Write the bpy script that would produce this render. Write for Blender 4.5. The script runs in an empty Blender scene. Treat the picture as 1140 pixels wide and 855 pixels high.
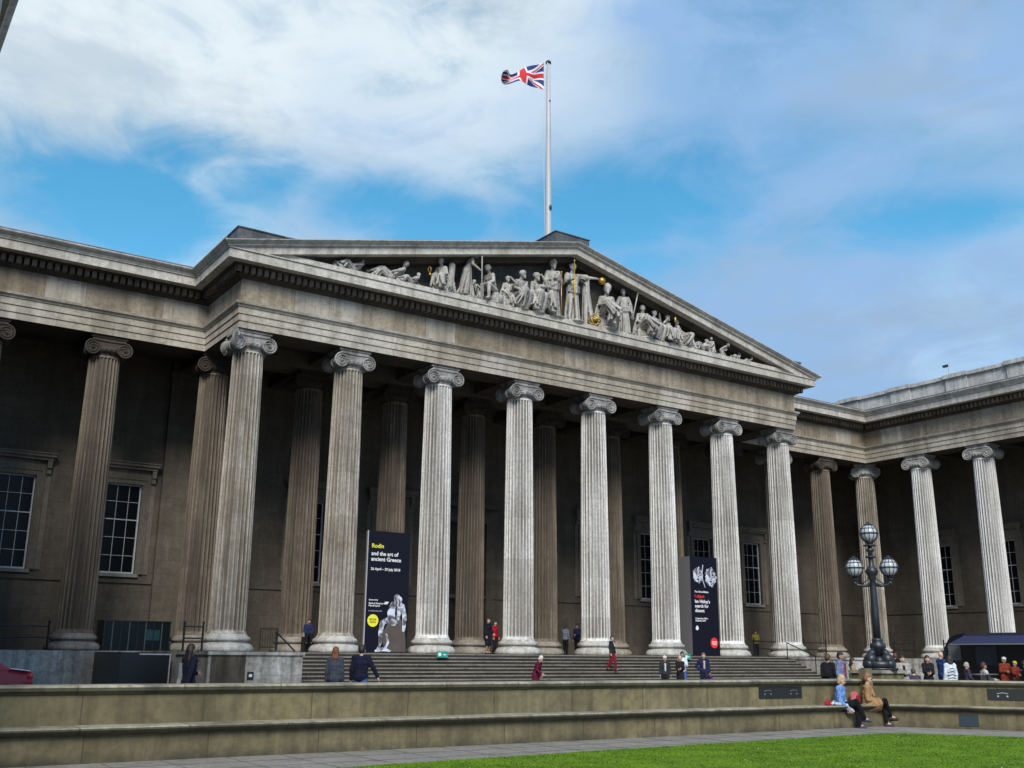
import bpy, bmesh, math, random
from mathutils import Vector, Matrix, noise
random.seed(7)
PI = math.pi
sc = bpy.context.scene
C = sc.collection

# ------------------------------------------------------------------ camera
cam = bpy.data.objects.new('camera', bpy.data.cameras.new('camera'))
C.objects.link(cam)
Rv = Vector((0.82740701, -0.56154018, 0.00838218)); Uv = Vector((-0.15035366, -0.20711012, 0.96669498)); Fv = Vector((0.54110204, 0.80111049, 0.25579399))
M = Matrix.Identity(4)
for i in range(3):
    M[i][0] = Rv[i]; M[i][1] = Uv[i]; M[i][2] = -Fv[i]
M.translation = Vector((-14.8365, -42.9424, -0.0774))
cam.matrix_world = M
cam.data.sensor_width = 36; cam.data.lens = 36 * 1144.75 / 1140
cam.data.clip_start = 0.1; cam.data.clip_end = 5000
sc.camera = cam

# ------------------------------------------------------------------ light
SUN_EL = math.radians(40); SUN_AZ = math.radians(213)      # azimuth clockwise from +y
sd = Vector((math.sin(SUN_AZ) * math.cos(SUN_EL), math.cos(SUN_AZ) * math.cos(SUN_EL), math.sin(SUN_EL)))
sun = bpy.data.objects.new('sun', bpy.data.lights.new('sun', 'SUN')); C.objects.link(sun)
sun.data.energy = 4.0; sun.data.angle = math.radians(24); sun.data.color = (1.0, 0.95, 0.87)
sun.rotation_euler = sd.to_track_quat('Z', 'Y').to_euler()
sc.view_settings.view_transform = 'Standard'; sc.view_settings.look = 'None'
sc.view_settings.gamma = 1; sc.view_settings.exposure = 0.0
try: sc.view_settings.use_curve_mapping = False
except Exception: pass
sc.cycles.max_bounces = 6; sc.cycles.diffuse_bounces = 3

W = bpy.data.worlds.new('World'); sc.world = W; W.use_nodes = True
nt = W.node_tree; N = nt.nodes; L = nt.links; N.clear()
def nd(t, **k):
    n = N.new(t)
    for a, b in k.items(): setattr(n, a, b)
    return n
def mth(op, a, b=None, clamp=False):
    n = nd('ShaderNodeMath', operation=op, use_clamp=clamp)
    for i, v in enumerate((a, b)):
        if v is None: continue
        if isinstance(v, (int, float)): n.inputs[i].default_value = v
        else: L.new(v, n.inputs[i])
    return n.outputs[0]
def mrange(v, a, b, c=0., d=1.):
    n = nd('ShaderNodeMapRange', interpolation_type='SMOOTHSTEP')
    L.new(v, n.inputs[0])
    for i, q in enumerate((a, b, c, d)): n.inputs[i + 1].default_value = q
    return n.outputs[0]
out = nd('ShaderNodeOutputWorld'); bg = nd('ShaderNodeBackground'); bg.inputs[1].default_value = 0.1
L.new(bg.outputs[0], out.inputs[0])
sky = nd('ShaderNodeTexSky', sky_type='NISHITA', sun_disc=False)
sky.sun_elevation = SUN_EL; sky.sun_rotation = SUN_AZ; sky.air_density = 1.0; sky.dust_density = 0.6; sky.ozone_density = 2.0
hs = nd('ShaderNodeHueSaturation'); hs.inputs['Saturation'].default_value = 1.32; hs.inputs['Value'].default_value = 1.85; hs.inputs['Hue'].default_value = 0.478
L.new(sky.outputs[0], hs.inputs['Color'])
tc = nd('ShaderNodeTexCoord'); vec = tc.outputs['Generated']
def fbm(scale, detail, rough, sz=1.0, off=(0, 0, 0), dist=0.0):
    mp = nd('ShaderNodeMapping'); mp.inputs['Scale'].default_value = (1, 1, sz); mp.inputs['Location'].default_value = off
    L.new(vec, mp.inputs[0])
    n = nd('ShaderNodeTexNoise'); L.new(mp.outputs[0], n.inputs['Vector'])
    n.inputs['Scale'].default_value = scale; n.inputs['Detail'].default_value = detail; n.inputs['Roughness'].default_value = rough; n.inputs['Distortion'].default_value = dist
    return n.outputs[0]
nA = fbm(3.2, 9, 0.55, 2.2, (0.3, 1.7, 0.2), 0.5)
nB = fbm(10.0, 8, 0.62, 1.8, (2.3, 0.7, 1.2), 0.6)
nC = fbm(2.0, 4, 0.5, 1.5, (5.3, 3.7, 1.2), 0.2)
def blob(c, r, kz):
    s = nd('ShaderNodeVectorMath', operation='SUBTRACT'); L.new(vec, s.inputs[0]); s.inputs[1].default_value = c
    m = nd('ShaderNodeVectorMath', operation='MULTIPLY'); L.new(s.outputs[0], m.inputs[0]); m.inputs[1].default_value = (1, 1, kz)
    l = nd('ShaderNodeVectorMath', operation='LENGTH'); L.new(m.outputs[0], l.inputs[0])
    return mrange(l.outputs['Value'], r, 0.0)
blue = None
for c, r, kz, w in [((0.171, 0.906, 0.385), 0.17, 2.2, 1.0), ((0.119, 0.921, 0.40), 0.16, 1.8, .45), ((0.222, 0.868, 0.440), 0.11, 2.2, .6),
                    ((0.30, 0.853, 0.425), 0.13, 2.4, .7), ((0.378, 0.82, 0.415), 0.12, 2.6, .9), ((0.444, 0.798, 0.395), 0.12, 2.4, .8),
                    ((0.594, 0.684, 0.415), 0.17, 2.2, .95), ((0.622, 0.645, 0.445), 0.12, 2, .6), ((0.763, 0.525, 0.378), 0.15, 4.0, .9),
                    ((0.64, 0.53, 0.545), 0.2, 2.0, .35), ((0.622, 0.692, 0.36), 0.12, 2.5, .7), ((0.695, 0.551, 0.461), 0.16, 3, .3), ((0.53, 0.75, 0.40), 0.10, 2, .55)]:
    b = mth('MULTIPLY', blob(c, r, kz), w)
    blue = b if blue is None else mth('MAXIMUM', blue, b)
nz = mth('ADD', mth('MULTIPLY', mth('SUBTRACT', nA, 0.5), 1.7), mth('MULTIPLY', mth('SUBTRACT', nB, 0.5), 1.5))
sepz = nd('ShaderNodeSeparateXYZ'); L.new(vec, sepz.inputs[0])
band = mth('MULTIPLY', mrange(mth('ABSOLUTE', mth('SUBTRACT', sepz.outputs[2], 0.395)), 0.09, 0.0), 0.33)
gap = mth('ADD', mth('ADD', mth('MULTIPLY', blue, 0.95), band), nz)
gapm = mrange(gap, -0.08, 1.02, 0.0, 1.0)
# cloud colour: white towards the left and overhead, blue-grey to the right
white = mth('ADD', blob((0.20, 0.83, 0.53), 0.52, 1.0), mth('MULTIPLY', mth('SUBTRACT', nC, 0.5), 1.6))
white = mth('ADD', mth('ADD', white, mth('MULTIPLY', mth('SUBTRACT', nB, 0.5), 1.0)), mth('ADD', mth('MULTIPLY', mth('SUBTRACT', nA, 0.5), 1.2), 0.06))
white = mth('ADD', white, mth('MULTIPLY', blob((0.425, 0.708, 0.564), 0.30, 1.0), 0.5))
white = mth('SUBTRACT', white, mth('MULTIPLY', blob((0.36, 0.80, 0.50), 0.14, 1.3), 0.25))
cc = nd('ShaderNodeMix', data_type='RGBA'); L.new(mrange(white, 0.0, 0.85), cc.inputs[0])
cc.inputs[6].default_value = (3.1, 5.1, 8.1, 1); cc.inputs[7].default_value = (8.0, 9.0, 9.6, 1)
nD = fbm(4.5, 7, 0.58, 2.4, (7.3, 1.1, 4.2), 0.3)
sh = nd('ShaderNodeMix', data_type='RGBA'); L.new(mth('MULTIPLY', mrange(nD, 0.46, 0.66), 0.5), sh.inputs[0]); L.new(cc.outputs[2], sh.inputs[6]); sh.inputs[7].default_value = (3.5, 4.7, 6.0, 1)
mx = nd('ShaderNodeMix', data_type='RGBA'); L.new(gapm, mx.inputs[0]); L.new(sh.outputs[2], mx.inputs[6]); L.new(hs.outputs[0], mx.inputs[7])
L.new(mx.outputs[2], bg.inputs[0])

# ------------------------------------------------------------------ materials
def new_mat(name):
    m = bpy.data.materials.new(name); m.use_nodes = True
    return m, m.node_tree, m.node_tree.nodes['Principled BSDF']
def stone(name, a, b, dirt_shade=(0.05, 0.042, 0.032), dirt_amt=0.5, streak=0.5, bw=0, bh=0, rough=0.85, bump=0.3, joint=0.45, patch=0.0, drum=False, scale=1.0, low=0.0, mortar=0.012, xy=1.0, cavity=0):
    m, t, p = new_mat(name); n = t.nodes; l = t.links
    def mk(ty, **k):
        q = n.new(ty)
        for x, y in k.items(): setattr(q, x, y)
        return q
    geo = mk('ShaderNodeNewGeometry'); pos = geo.outputs['Position']
    def nz(sc3, scale, det=6, ro=.6, dis=0):
        mp = mk('ShaderNodeMapping'); mp.inputs['Scale'].default_value = sc3; l.new(pos, mp.inputs[0])
        q = mk('ShaderNodeTexNoise'); l.new(mp.outputs[0], q.inputs['Vector']); q.inputs['Scale'].default_value = scale
        q.inputs['Detail'].default_value = det; q.inputs['Roughness'].default_value = ro; q.inputs['Distortion'].default_value = dis
        return q.outputs[0]
    def rng(v, x0, x1, y0=0., y1=1.):
        q = mk('ShaderNodeMapRange'); l.new(v, q.inputs[0])
        for i, z in enumerate((x0, x1, y0, y1)): q.inputs[i + 1].default_value = z
        return q.outputs[0]
    def mix(f, c1, c2, bt='MIX'):
        q = mk('ShaderNodeMix', data_type='RGBA', blend_type=bt)
        for i, v in ((0, f), (6, c1), (7, c2)):
            if isinstance(v, (int, float)): q.inputs[i].default_value = v
            elif isinstance(v, tuple): q.inputs[i].default_value = (*v, 1) if len(v) == 3 else v
            else: l.new(v, q.inputs[i])
        return q.outputs[2]
    def mul(x, y):
        q = mk('ShaderNodeMath', operation='MULTIPLY')
        for i, v in enumerate((x, y)):
            if isinstance(v, (int, float)): q.inputs[i].default_value = v
            else: l.new(v, q.inputs[i])
        return q.outputs[0]
    n1 = nz((1, 1, 1), 0.55 * scale, 8, .62); n2 = nz((1, 1, 1), 7 * scale, 6, .65)
    col = mix(rng(n1, .32, .68), a, b)
    col = mix(mul(rng(n2, .42, .68), .4), col, dirt_shade)
    hgt = n2
    if drum:
        sx = mk('ShaderNodeSeparateXYZ'); l.new(pos, sx.inputs[0])
        oi = mk('ShaderNodeObjectInfo')
        ad = mk('ShaderNodeMath', operation='MULTIPLY_ADD'); l.new(sx.outputs[2], ad.inputs[0]); ad.inputs[1].default_value = 1 / 2.05; 
        l.new(mul(oi.outputs['Random'], .9), ad.inputs[2])
        fr = mk('ShaderNodeMath', operation='FRACT'); l.new(ad.outputs[0], fr.inputs[0])
        fl = mk('ShaderNodeMath', operation='FLOOR'); l.new(ad.outputs[0], fl.inputs[0])
        fo = mk('ShaderNodeMath', operation='MULTIPLY_ADD'); l.new(oi.outputs['Random'], fo.inputs[0]); fo.inputs[1].default_value = 37.0; l.new(fl.outputs[0], fo.inputs[2])
        wn = mk('ShaderNodeTexWhiteNoise', noise_dimensions='1D'); l.new(fo.outputs[0], wn.inputs['W'])
        col = mix(rng(wn.outputs['Value'], 0, 1, 0, .24), col, dirt_shade)
        col = mix(rng(fr.outputs[0], 0.012, 0.0, 0, .55), col, dirt_shade)
        # grime and shade put into the colour of the flute hollows (distance below the ridge radius of the tapering shaft)
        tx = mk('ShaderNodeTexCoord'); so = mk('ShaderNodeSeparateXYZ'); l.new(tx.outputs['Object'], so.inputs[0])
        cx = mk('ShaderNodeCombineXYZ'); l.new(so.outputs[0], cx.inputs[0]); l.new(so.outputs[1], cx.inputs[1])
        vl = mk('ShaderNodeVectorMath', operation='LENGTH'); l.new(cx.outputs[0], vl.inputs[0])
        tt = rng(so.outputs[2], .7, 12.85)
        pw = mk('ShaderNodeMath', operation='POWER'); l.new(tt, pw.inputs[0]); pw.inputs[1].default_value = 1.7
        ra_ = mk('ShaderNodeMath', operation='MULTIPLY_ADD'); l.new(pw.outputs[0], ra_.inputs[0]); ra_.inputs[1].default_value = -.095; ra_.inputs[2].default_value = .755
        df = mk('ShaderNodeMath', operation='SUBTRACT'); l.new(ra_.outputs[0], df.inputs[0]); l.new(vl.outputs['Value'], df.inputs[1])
        col = mix(mul(rng(df.outputs[0], .01, .07), mul(rng(nz((1, 1, .15), 1.1, 4), .32, .60, .45, 1.0), .92)), col, dirt_shade)
    if bw:
        sx = mk('ShaderNodeSeparateXYZ'); l.new(pos, sx.inputs[0])
        ad = mk('ShaderNodeMath', operation='MULTIPLY_ADD'); l.new(sx.outputs[1], ad.inputs[0]); ad.inputs[1].default_value = xy; l.new(sx.outputs[0], ad.inputs[2])
        cb = mk('ShaderNodeCombineXYZ'); l.new(ad.outputs[0], cb.inputs[0]); l.new(sx.outputs[2], cb.inputs[1])
        br = mk('ShaderNodeTexBrick'); l.new(cb.outputs[0], br.inputs['Vector'])
        br.inputs['Scale'].default_value = 1; br.inputs['Brick Width'].default_value = bw; br.inputs['Row Height'].default_value = bh
        br.inputs['Mortar Size'].default_value = mortar; br.inputs['Mortar Smooth'].default_value = .1; br.inputs['Bias'].default_value = 0
        br.inputs['Color1'].default_value = (.0, .0, .0, 1); br.inputs['Color2'].default_value = (1, 1, 1, 1); br.inputs['Mortar'].default_value = (.5, .5, .5, 1)
        col = mix(mul(br.outputs['Color'], min(.95, .5 + patch)), col, mix(1.0, col, (.66, .62, .56), 'MULTIPLY'))
        if patch:
            col = mix(rng(br.outputs['Color'], .16, .12, 0, patch), col, (.50, .49, .45))
        col = mix(mul(br.outputs['Fac'], joint), col, dirt_shade)
    if streak:
        st = nz((1, 1, .06), 3.2 * scale, 6, .65); st2 = nz((1, 1, .12), 0.9 * scale, 5, .6)
        col = mix(mul(rng(st, .46, .66), streak), col, dirt_shade)
        col = mix(mul(rng(st2, .47, .66), dirt_amt), col, dirt_shade)
    bl = nz((1, 1, 1), 1.6 * scale, 9, .72, .4)
    col = mix(mul(rng(bl, .50, .66), dirt_amt * .9), col, dirt_shade)
    if low:
        sx2 = mk('ShaderNodeSeparateXYZ'); l.new(pos, sx2.inputs[0])
        lo = rng(sx2.outputs[2], low + .0, low + .16, 1., 0.)
        col = mix(mul(mul(lo, rng(nz((1, 1, 1), 2.2), .35, .6)), .8), col, (.03, .03, .022))
    if cavity:
        pt = rng(geo.outputs['Pointiness'], .46, .505, 1., 0.); col = mix(mul(pt, cavity), col, dirt_shade)  # crevices darkened by curvature: dirt plus shade put into the colour
    l.new(col, p.inputs['Base Color']); p.inputs['Roughness'].default_value = rough
    bp = mk('ShaderNodeBump'); bp.inputs['Strength'].default_value = bump; bp.inputs['Distance'].default_value = .02
    l.new(hgt, bp.inputs['Height']); l.new(bp.outputs[0], p.inputs['Normal'])
    return m
def plain(name, col, rough=.6, metal=0, var=.25, scale=8, spec=.5, emit=0):
    m, t, p = new_mat(name); n = t.nodes; l = t.links
    tx = n.new('ShaderNodeTexCoord'); q = n.new('ShaderNodeTexNoise'); q.inputs['Scale'].default_value = scale; q.inputs['Detail'].default_value = 5
    l.new(tx.outputs['Object'], q.inputs['Vector'])
    mx = n.new('ShaderNodeMix'); mx.data_type = 'RGBA'; l.new(q.outputs[0], mx.inputs[0])
    mx.inputs[6].default_value = (*[c * (1 - var) for c in col], 1); mx.inputs[7].default_value = (*[min(1, c * (1 + var)) for c in col], 1)
    l.new(mx.outputs[2], p.inputs['Base Color']); p.inputs['Roughness'].default_value = rough; p.inputs['Metallic'].default_value = metal
    p.inputs['Specular IOR Level'].default_value = spec
    return m
PALE, PALE2 = (.60, .59, .56), (.42, .40, .36)
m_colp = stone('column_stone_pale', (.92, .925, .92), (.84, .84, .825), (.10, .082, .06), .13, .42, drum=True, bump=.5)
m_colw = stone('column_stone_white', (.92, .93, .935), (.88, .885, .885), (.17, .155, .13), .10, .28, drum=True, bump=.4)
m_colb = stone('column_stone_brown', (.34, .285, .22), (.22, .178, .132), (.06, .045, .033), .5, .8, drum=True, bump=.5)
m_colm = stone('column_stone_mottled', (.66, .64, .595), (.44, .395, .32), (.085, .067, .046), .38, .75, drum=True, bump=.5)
m_base = stone('base_stone', (.60, .595, .56), (.44, .43, .395), (.09, .08, .062), .45, .3, scale=1.6)
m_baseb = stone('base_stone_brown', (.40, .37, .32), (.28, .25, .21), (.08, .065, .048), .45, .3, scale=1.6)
m_sill = stone('sill_stone', (.40, .39, .36), (.30, .29, .26), (.08, .07, .06), .4, .2)
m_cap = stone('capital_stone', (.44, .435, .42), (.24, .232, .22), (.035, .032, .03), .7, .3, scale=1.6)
m_capw = stone('capital_stone_pale', (.50, .495, .47), (.34, .33, .31), (.06, .055, .05), .5, .3, scale=1.6)
m_arch = stone('architrave_stone', (.56, .525, .45), (.42, .38, .31), (.11, .09, .065), .45, .3, bw=2.4, bh=50, joint=.45, patch=.3)
m_fri = stone('frieze_stone', (.49, .43, .335), (.34, .285, .21), (.09, .068, .048), .5, .4, bw=1.7, bh=60, joint=.5, patch=.45)
m_cor = stone('cornice_stone', (.66, .635, .58), (.52, .495, .445), (.10, .09, .078), .28, .35, bw=1.9, bh=50, joint=.4)
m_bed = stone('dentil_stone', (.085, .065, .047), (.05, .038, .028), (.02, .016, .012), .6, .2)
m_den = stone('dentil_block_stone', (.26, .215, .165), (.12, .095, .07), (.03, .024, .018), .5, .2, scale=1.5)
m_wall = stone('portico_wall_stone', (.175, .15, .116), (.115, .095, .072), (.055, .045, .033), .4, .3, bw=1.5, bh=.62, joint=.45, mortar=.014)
m_sur = stone('window_surround_stone', (.26, .225, .18), (.18, .152, .12), (.07, .055, .04), .45, .3)
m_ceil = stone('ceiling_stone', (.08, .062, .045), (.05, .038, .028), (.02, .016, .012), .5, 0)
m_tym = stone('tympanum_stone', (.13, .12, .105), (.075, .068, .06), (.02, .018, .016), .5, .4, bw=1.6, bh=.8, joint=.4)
m_sta = stone('statue_stone', (.58, .56, .52), (.40, .385, .355), (.045, .04, .035), .45, .3, scale=2, cavity=.9)
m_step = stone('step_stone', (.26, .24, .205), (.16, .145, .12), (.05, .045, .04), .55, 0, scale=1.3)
m_riser = stone('riser_stone', (.05, .043, .034), (.03, .026, .02), (.012, .011, .01), .6, .3, scale=1.3)  # far darker than the treads: shade on the risers put into the colour
m_pod = stone('podium_stone', (.66, .65, .62), (.42, .41, .385), (.06, .055, .045), .6, .45, bw=2.4, bh=.85, joint=.35)
m_att = stone('attic_stone', (.60, .60, .57), (.48, .475, .45), (.10, .09, .08), .4, .4)
m_lead = stone('roof_lead', (.15, .155, .18), (.085, .09, .105), (.02, .02, .025), .5, .6, bw=.6, bh=60, joint=.6, rough=.55)
m_bench = stone('bench_wall_stone', (.26, .22, .12), (.155, .133, .07), (.045, .04, .024), .45, .5, bw=1.85, bh=50, joint=.7, low=-1.65, xy=0.0)
m_cope = stone('bench_coping_stone', (.42, .395, .31), (.29, .265, .195), (.045, .04, .025), .6, .1, bw=1.6, bh=50, joint=.7, scale=1.5, xy=0.0)
m_fascia = stone('shaded_mossy_fascia_stone', (.13, .12, .078), (.075, .07, .045), (.02, .019, .012), .5, .2, bw=1.6, bh=50, joint=.7, scale=1.5, xy=0.0)  # coping stone darkened for fronts and undersides: moss plus painted shade
m_pave = stone('paving_stone', (.27, .25, .22), (.20, .185, .16), (.06, .056, .05), .5, 0, scale=2)
m_ground = stone('forecourt_gravel', (.22, .205, .18), (.16, .15, .13), (.07, .065, .055), .4, 0, scale=3)
m_black = plain('black_paint', (.012, .013, .016), .35)
m_iron = plain('lamp_iron', (.018, .022, .03), .42, var=.5)
m_glass = plain('window_glass', (.006, .007, .009), .25, spec=.18)
m_frame = plain('window_frame_paint', (.62, .64, .66), .5)
m_gold = plain('gilding', (.55, .36, .08), .45, 0.8, var=.5, scale=5)
m_polew = plain('pole_paint', (.42, .44, .47), .5, var=.2)
m_teal = plain('green_sign_paint', (.015, .30, .22), .5)
m_navy = plain('banner_navy', (.006, .007, .016), .75, var=.15, spec=.15)
m_bside = plain('banner_side', (.14, .14, .145), .5, var=.1)
m_white = plain('white_print', (.78, .78, .80), .6, var=.05)
m_yel = plain('yellow_print', (.80, .76, .03), .6, var=.05)
m_red = plain('red_print', (.78, .03, .03), .6, var=.05)
m_grey = plain('grey_print', (.35, .36, .42), .6, var=.4, scale=3)
m_lav = plain('pale_print', (.60, .62, .74), .6, var=.35, scale=4)
m_bronze = plain('brown_print', (.085, .066, .055), .6, var=.4, scale=2)
# lawn
m_grass, t, p = new_mat('lawn_grass')
g = t.nodes.new('ShaderNodeNewGeometry'); q = t.nodes.new('ShaderNodeTexNoise'); q.inputs['Scale'].default_value = 1.3; q.inputs['Detail'].default_value = 10; q.inputs['Roughness'].default_value = .7
t.links.new(g.outputs['Position'], q.inputs['Vector'])
cr = t.nodes.new('ShaderNodeValToRGB'); cr.color_ramp.elements[0].color = (.055, .12, .002, 1); cr.color_ramp.elements[1].color = (.125, .23, .008, 1)
cr.color_ramp.elements[0].position = .35; cr.color_ramp.elements[1].position = .68
t.links.new(q.outputs[0], cr.inputs[0]); t.links.new(cr.outputs[0], p.inputs['Base Color']); p.inputs['Roughness'].default_value = .8; p.inputs['Specular IOR Level'].default_value = .15
m_globe, t, p = new_mat('lamp_glass'); p.inputs['Base Color'].default_value = (.42, .46, .50, 1); p.inputs['Roughness'].default_value = .25

# ------------------------------------------------------------------ helpers
def obj(name, bm, mats, parent=None, smooth=False):
    me = bpy.data.meshes.new(name); 
    if isinstance(bm, bpy.types.Mesh): me = bm
    else:
        bmesh.ops.recalc_face_normals(bm, faces=bm.faces); bm.to_mesh(me); bm.free()
    me.name = name
    if not isinstance(mats, (list, tuple)): mats = [mats]
    if len(me.materials): me.materials.clear()
    for m in mats: me.materials.append(m)
    if smooth:
        for f in me.polygons: f.use_smooth = True
    o = bpy.data.objects.new(name, me); C.objects.link(o)
    if parent: o.parent = parent
    return o
def tag(o, label=None, cat=None, group=None, kind=None):
    for k, v in (('label', label), ('category', cat), ('group', group), ('kind', kind)):
        if v: o[k] = v
    return o
def thing(name, label, cat, loc=(0, 0, 0), rz=0, group=None):
    o = bpy.data.objects.new(name, None); C.objects.link(o); o.location = loc; o.rotation_euler = (0, 0, rz)
    o.empty_display_size = .2
    return tag(o, label, cat, group)
def kids(o): return [c for c in bpy.data.objects if c.parent == o]
def copy_tree(o, parent=None, sub=None):
    c = o.copy(); C.objects.link(c)
    if parent: c.parent = parent
    for ch in kids(o): copy_tree(ch, c)
    return c
def box(bm, x0, x1, y0, y1, z0, z1, mi=0):
    v = [bm.verts.new((x, y, z)) for z in (z0, z1) for y in (y0, y1) for x in (x0, x1)]
    for f in ((0, 1, 3, 2), (4, 6, 7, 5), (0, 4, 5, 1), (2, 3, 7, 6), (0, 2, 6, 4), (1, 5, 7, 3)):
        bm.faces.new([v[i] for i in f]).material_index = mi
def bx(*a, **k):
    bm = bmesh.new(); box(bm, *a, **k); return bm
def lathe(bm, prof, seg=24, c=(0, 0), cap=True, mod=None):
    rings = []
    for r, z in prof:
        rings.append([bm.verts.new((c[0] + r * math.cos(2 * PI * i / seg), c[1] + r * math.sin(2 * PI * i / seg), z)) for i in range(seg)])
    for a, b in zip(rings, rings[1:]):
        for i in range(seg):
            j = (i + 1) % seg; bm.faces.new((a[i], a[j], b[j], b[i]))
    if cap:
        bm.faces.new(rings[0][::-1]); bm.faces.new(rings[-1])
def tube(bm, pts, r, seg=8, cap=True, closed=False):
    pts = [Vector(p) for p in pts]; n = len(pts); rings = []
    rr = r if isinstance(r, (list, tuple)) else [r] * n
    up = None
    for i, p_ in enumerate(pts):
        a = pts[max(i - 1, 0)] if not closed else pts[i - 1]; b = pts[min(i + 1, n - 1)] if not closed else pts[(i + 1) % n]
        d = (b - a).normalized()
        if up is None:
            up = Vector((0, 0, 1)) if abs(d.z) < .9 else Vector((0, 1, 0))
        s_ = d.cross(up)
        if s_.length < 1e-4: s_ = d.cross(Vector((1, 0, 0)))
        s_.normalize(); u_ = s_.cross(d).normalized(); up = u_
        rings.append([bm.verts.new(p_ + (s_ * math.cos(2 * PI * k / seg) + u_ * math.sin(2 * PI * k / seg)) * rr[i]) for k in range(seg)])
    m = n if closed else n - 1
    for i in range(m):
        a = rings[i]; b = rings[(i + 1) % n]
        for k in range(seg):
            j = (k + 1) % seg; bm.faces.new((a[k], a[j], b[j], b[k]))
    if cap and not closed:
        bm.faces.new(rings[0][::-1]); bm.faces.new(rings[-1])
def ball(bm, c, r, seg=12, rings=8, sz=(1, 1, 1)):
    bmesh.ops.create_uvsphere(bm, u_segments=seg, v_segments=rings, radius=r, matrix=Matrix.Translation(c) @ Matrix.Diagonal((*sz, 1)))
def capsule(bm, a, ra, b, rb, seg=12):
    a = Vector(a); b = Vector(b); d = b - a; ln = d.length
    if ln < 1e-5: return ball(bm, a, ra)
    q = d.to_track_quat('Z', 'Y').to_matrix().to_4x4(); mt = Matrix.Translation(a) @ q
    prof = [(ra * math.sin(t), -ra * math.cos(t)) for t in (.3, .8, 1.25)] + [(ra, 0), (rb, ln)] + [(rb * math.cos(t), ln + rb * math.sin(t)) for t in (.4, .85, 1.3)]
    rings = [[bm.verts.new(mt @ Vector((r * math.cos(2 * PI * i / seg), r * math.sin(2 * PI * i / seg), z))) for i in range(seg)] for r, z in prof]
    for x, y in zip(rings, rings[1:]):
        for i in range(seg):
            j = (i + 1) % seg; bm.faces.new((x[i], x[j], y[j], y[i]))
    bm.faces.new(rings[0][::-1]); bm.faces.new(rings[-1])
def remesh(bm, vox, smooth=2, fac=.5):
    me = bpy.data.meshes.new('tmp'); bm.to_mesh(me); bm.free()
    o = bpy.data.objects.new('tmp', me); C.objects.link(o)
    md = o.modifiers.new('r', 'REMESH'); md.mode = 'VOXEL'; md.voxel_size = vox; md.use_smooth_shade = True
    if smooth:
        ms = o.modifiers.new('s', 'SMOOTH'); ms.factor = fac; ms.iterations = smooth
    dg = bpy.context.evaluated_depsgraph_get(); ev = o.evaluated_get(dg)
    r = bpy.data.meshes.new_from_object(ev, depsgraph=dg)
    bpy.data.objects.remove(o); bpy.data.meshes.remove(me)
    for f in r.polygons: f.use_smooth = True
    return r
def sweep(path, prof, i0=0, i1=None, closed=True, mi=None):
    """profile (n outward, z) swept along a plan polyline with mitred corners (outward = right of travel)"""
    bm = bmesh.new(); n = len(path); i1 = n - 1 if i1 is None else i1; rings = []
    def nrm(a, b):
        d = Vector((b[0] - a[0], b[1] - a[1])).normalized(); return Vector((d.y, -d.x))
    for i in range(i0, i1 + 1):
        n1 = nrm(path[i - 1], path[i]) if i > 0 else None; n2 = nrm(path[i], path[i + 1]) if i < n - 1 else None
        if n1 is None: m = n2
        elif n2 is None: m = n1
        else: m = (n1 + n2) / (1 + n1.dot(n2))
        rings.append([bm.verts.new((path[i][0] + m.x * u, path[i][1] + m.y * u, z)) for u, z in prof])
    k = len(prof)
    for a, b in zip(rings, rings[1:]):
        for j in range(k if closed else k - 1):
            f = bm.faces.new((a[j], a[(j + 1) % k], b[(j + 1) % k], b[j]))
            if mi: f.material_index = mi[j]
    if closed:
        bm.faces.new(rings[0]); bm.faces.new(rings[-1][::-1])
    return bm
def text(parent, body, size, loc, mat, name='lettering', rot=(PI / 2, 0, 0), ext=.006, align='LEFT', spacing=1.0):
    cu = bpy.data.curves.new('t', 'FONT'); cu.body = body; cu.size = size; cu.extrude = ext; cu.align_x = align; cu.resolution_u = 3; cu.offset = size * .018
    o = bpy.data.objects.new('t', cu); C.objects.link(o)
    dg = bpy.context.evaluated_depsgraph_get(); me = bpy.data.meshes.new_from_object(o.evaluated_get(dg), depsgraph=dg)
    bpy.data.objects.remove(o)
    r = obj(name, me, mat, parent); r.location = loc; r.rotation_euler = rot
    return r

# ------------------------------------------------------------------ ground
GZ = -1.65
def sheet(name, poly, z, m, th=0.0):
    bm = bmesh.new(); v = [bm.verts.new((x, y, z)) for x, y in poly]; bm.faces.new(v)
    return tag(obj(name, bm, m), kind='structure')
bm = bmesh.new()
for a in [(-900, 900, -900, 900)]:
    vs = [bm.verts.new(p_) for p_ in ((a[0], a[2], GZ), (a[1], a[2], GZ), (a[1], a[3], GZ), (a[0], a[3], GZ))]; bm.faces.new(vs)
tag(obj('ground', bm, m_ground), kind='structure')
P1 = (7.3, -26.3); DR = (0.5, -0.866)
P2 = (P1[0] + DR[0] * 9, P1[1] + DR[1] * 9)
sheet('path', [(-18, -26.32), P1, (P2[0] + 2, P2[1] - 3.46), (8.5, -46), (-18, -46)], GZ + .004, m_pave)
# flagstone joints cut into the path
bm = bmesh.new()
for i in range(26):
    x = -17.5 + i * .95 + random.uniform(-.08, .08); box(bm, x, x + .012, -28.6 if i < 25 else -28, -26.34, GZ + .005, GZ + .007)
for y in (-27.1, -27.9): box(bm, -17.8, 6.2, y, y + .012, GZ + .005, GZ + .0075)
tag(obj('path_joint', bm, plain('joint_dirt', (.07, .065, .055), .9)), kind='structure')
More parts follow.
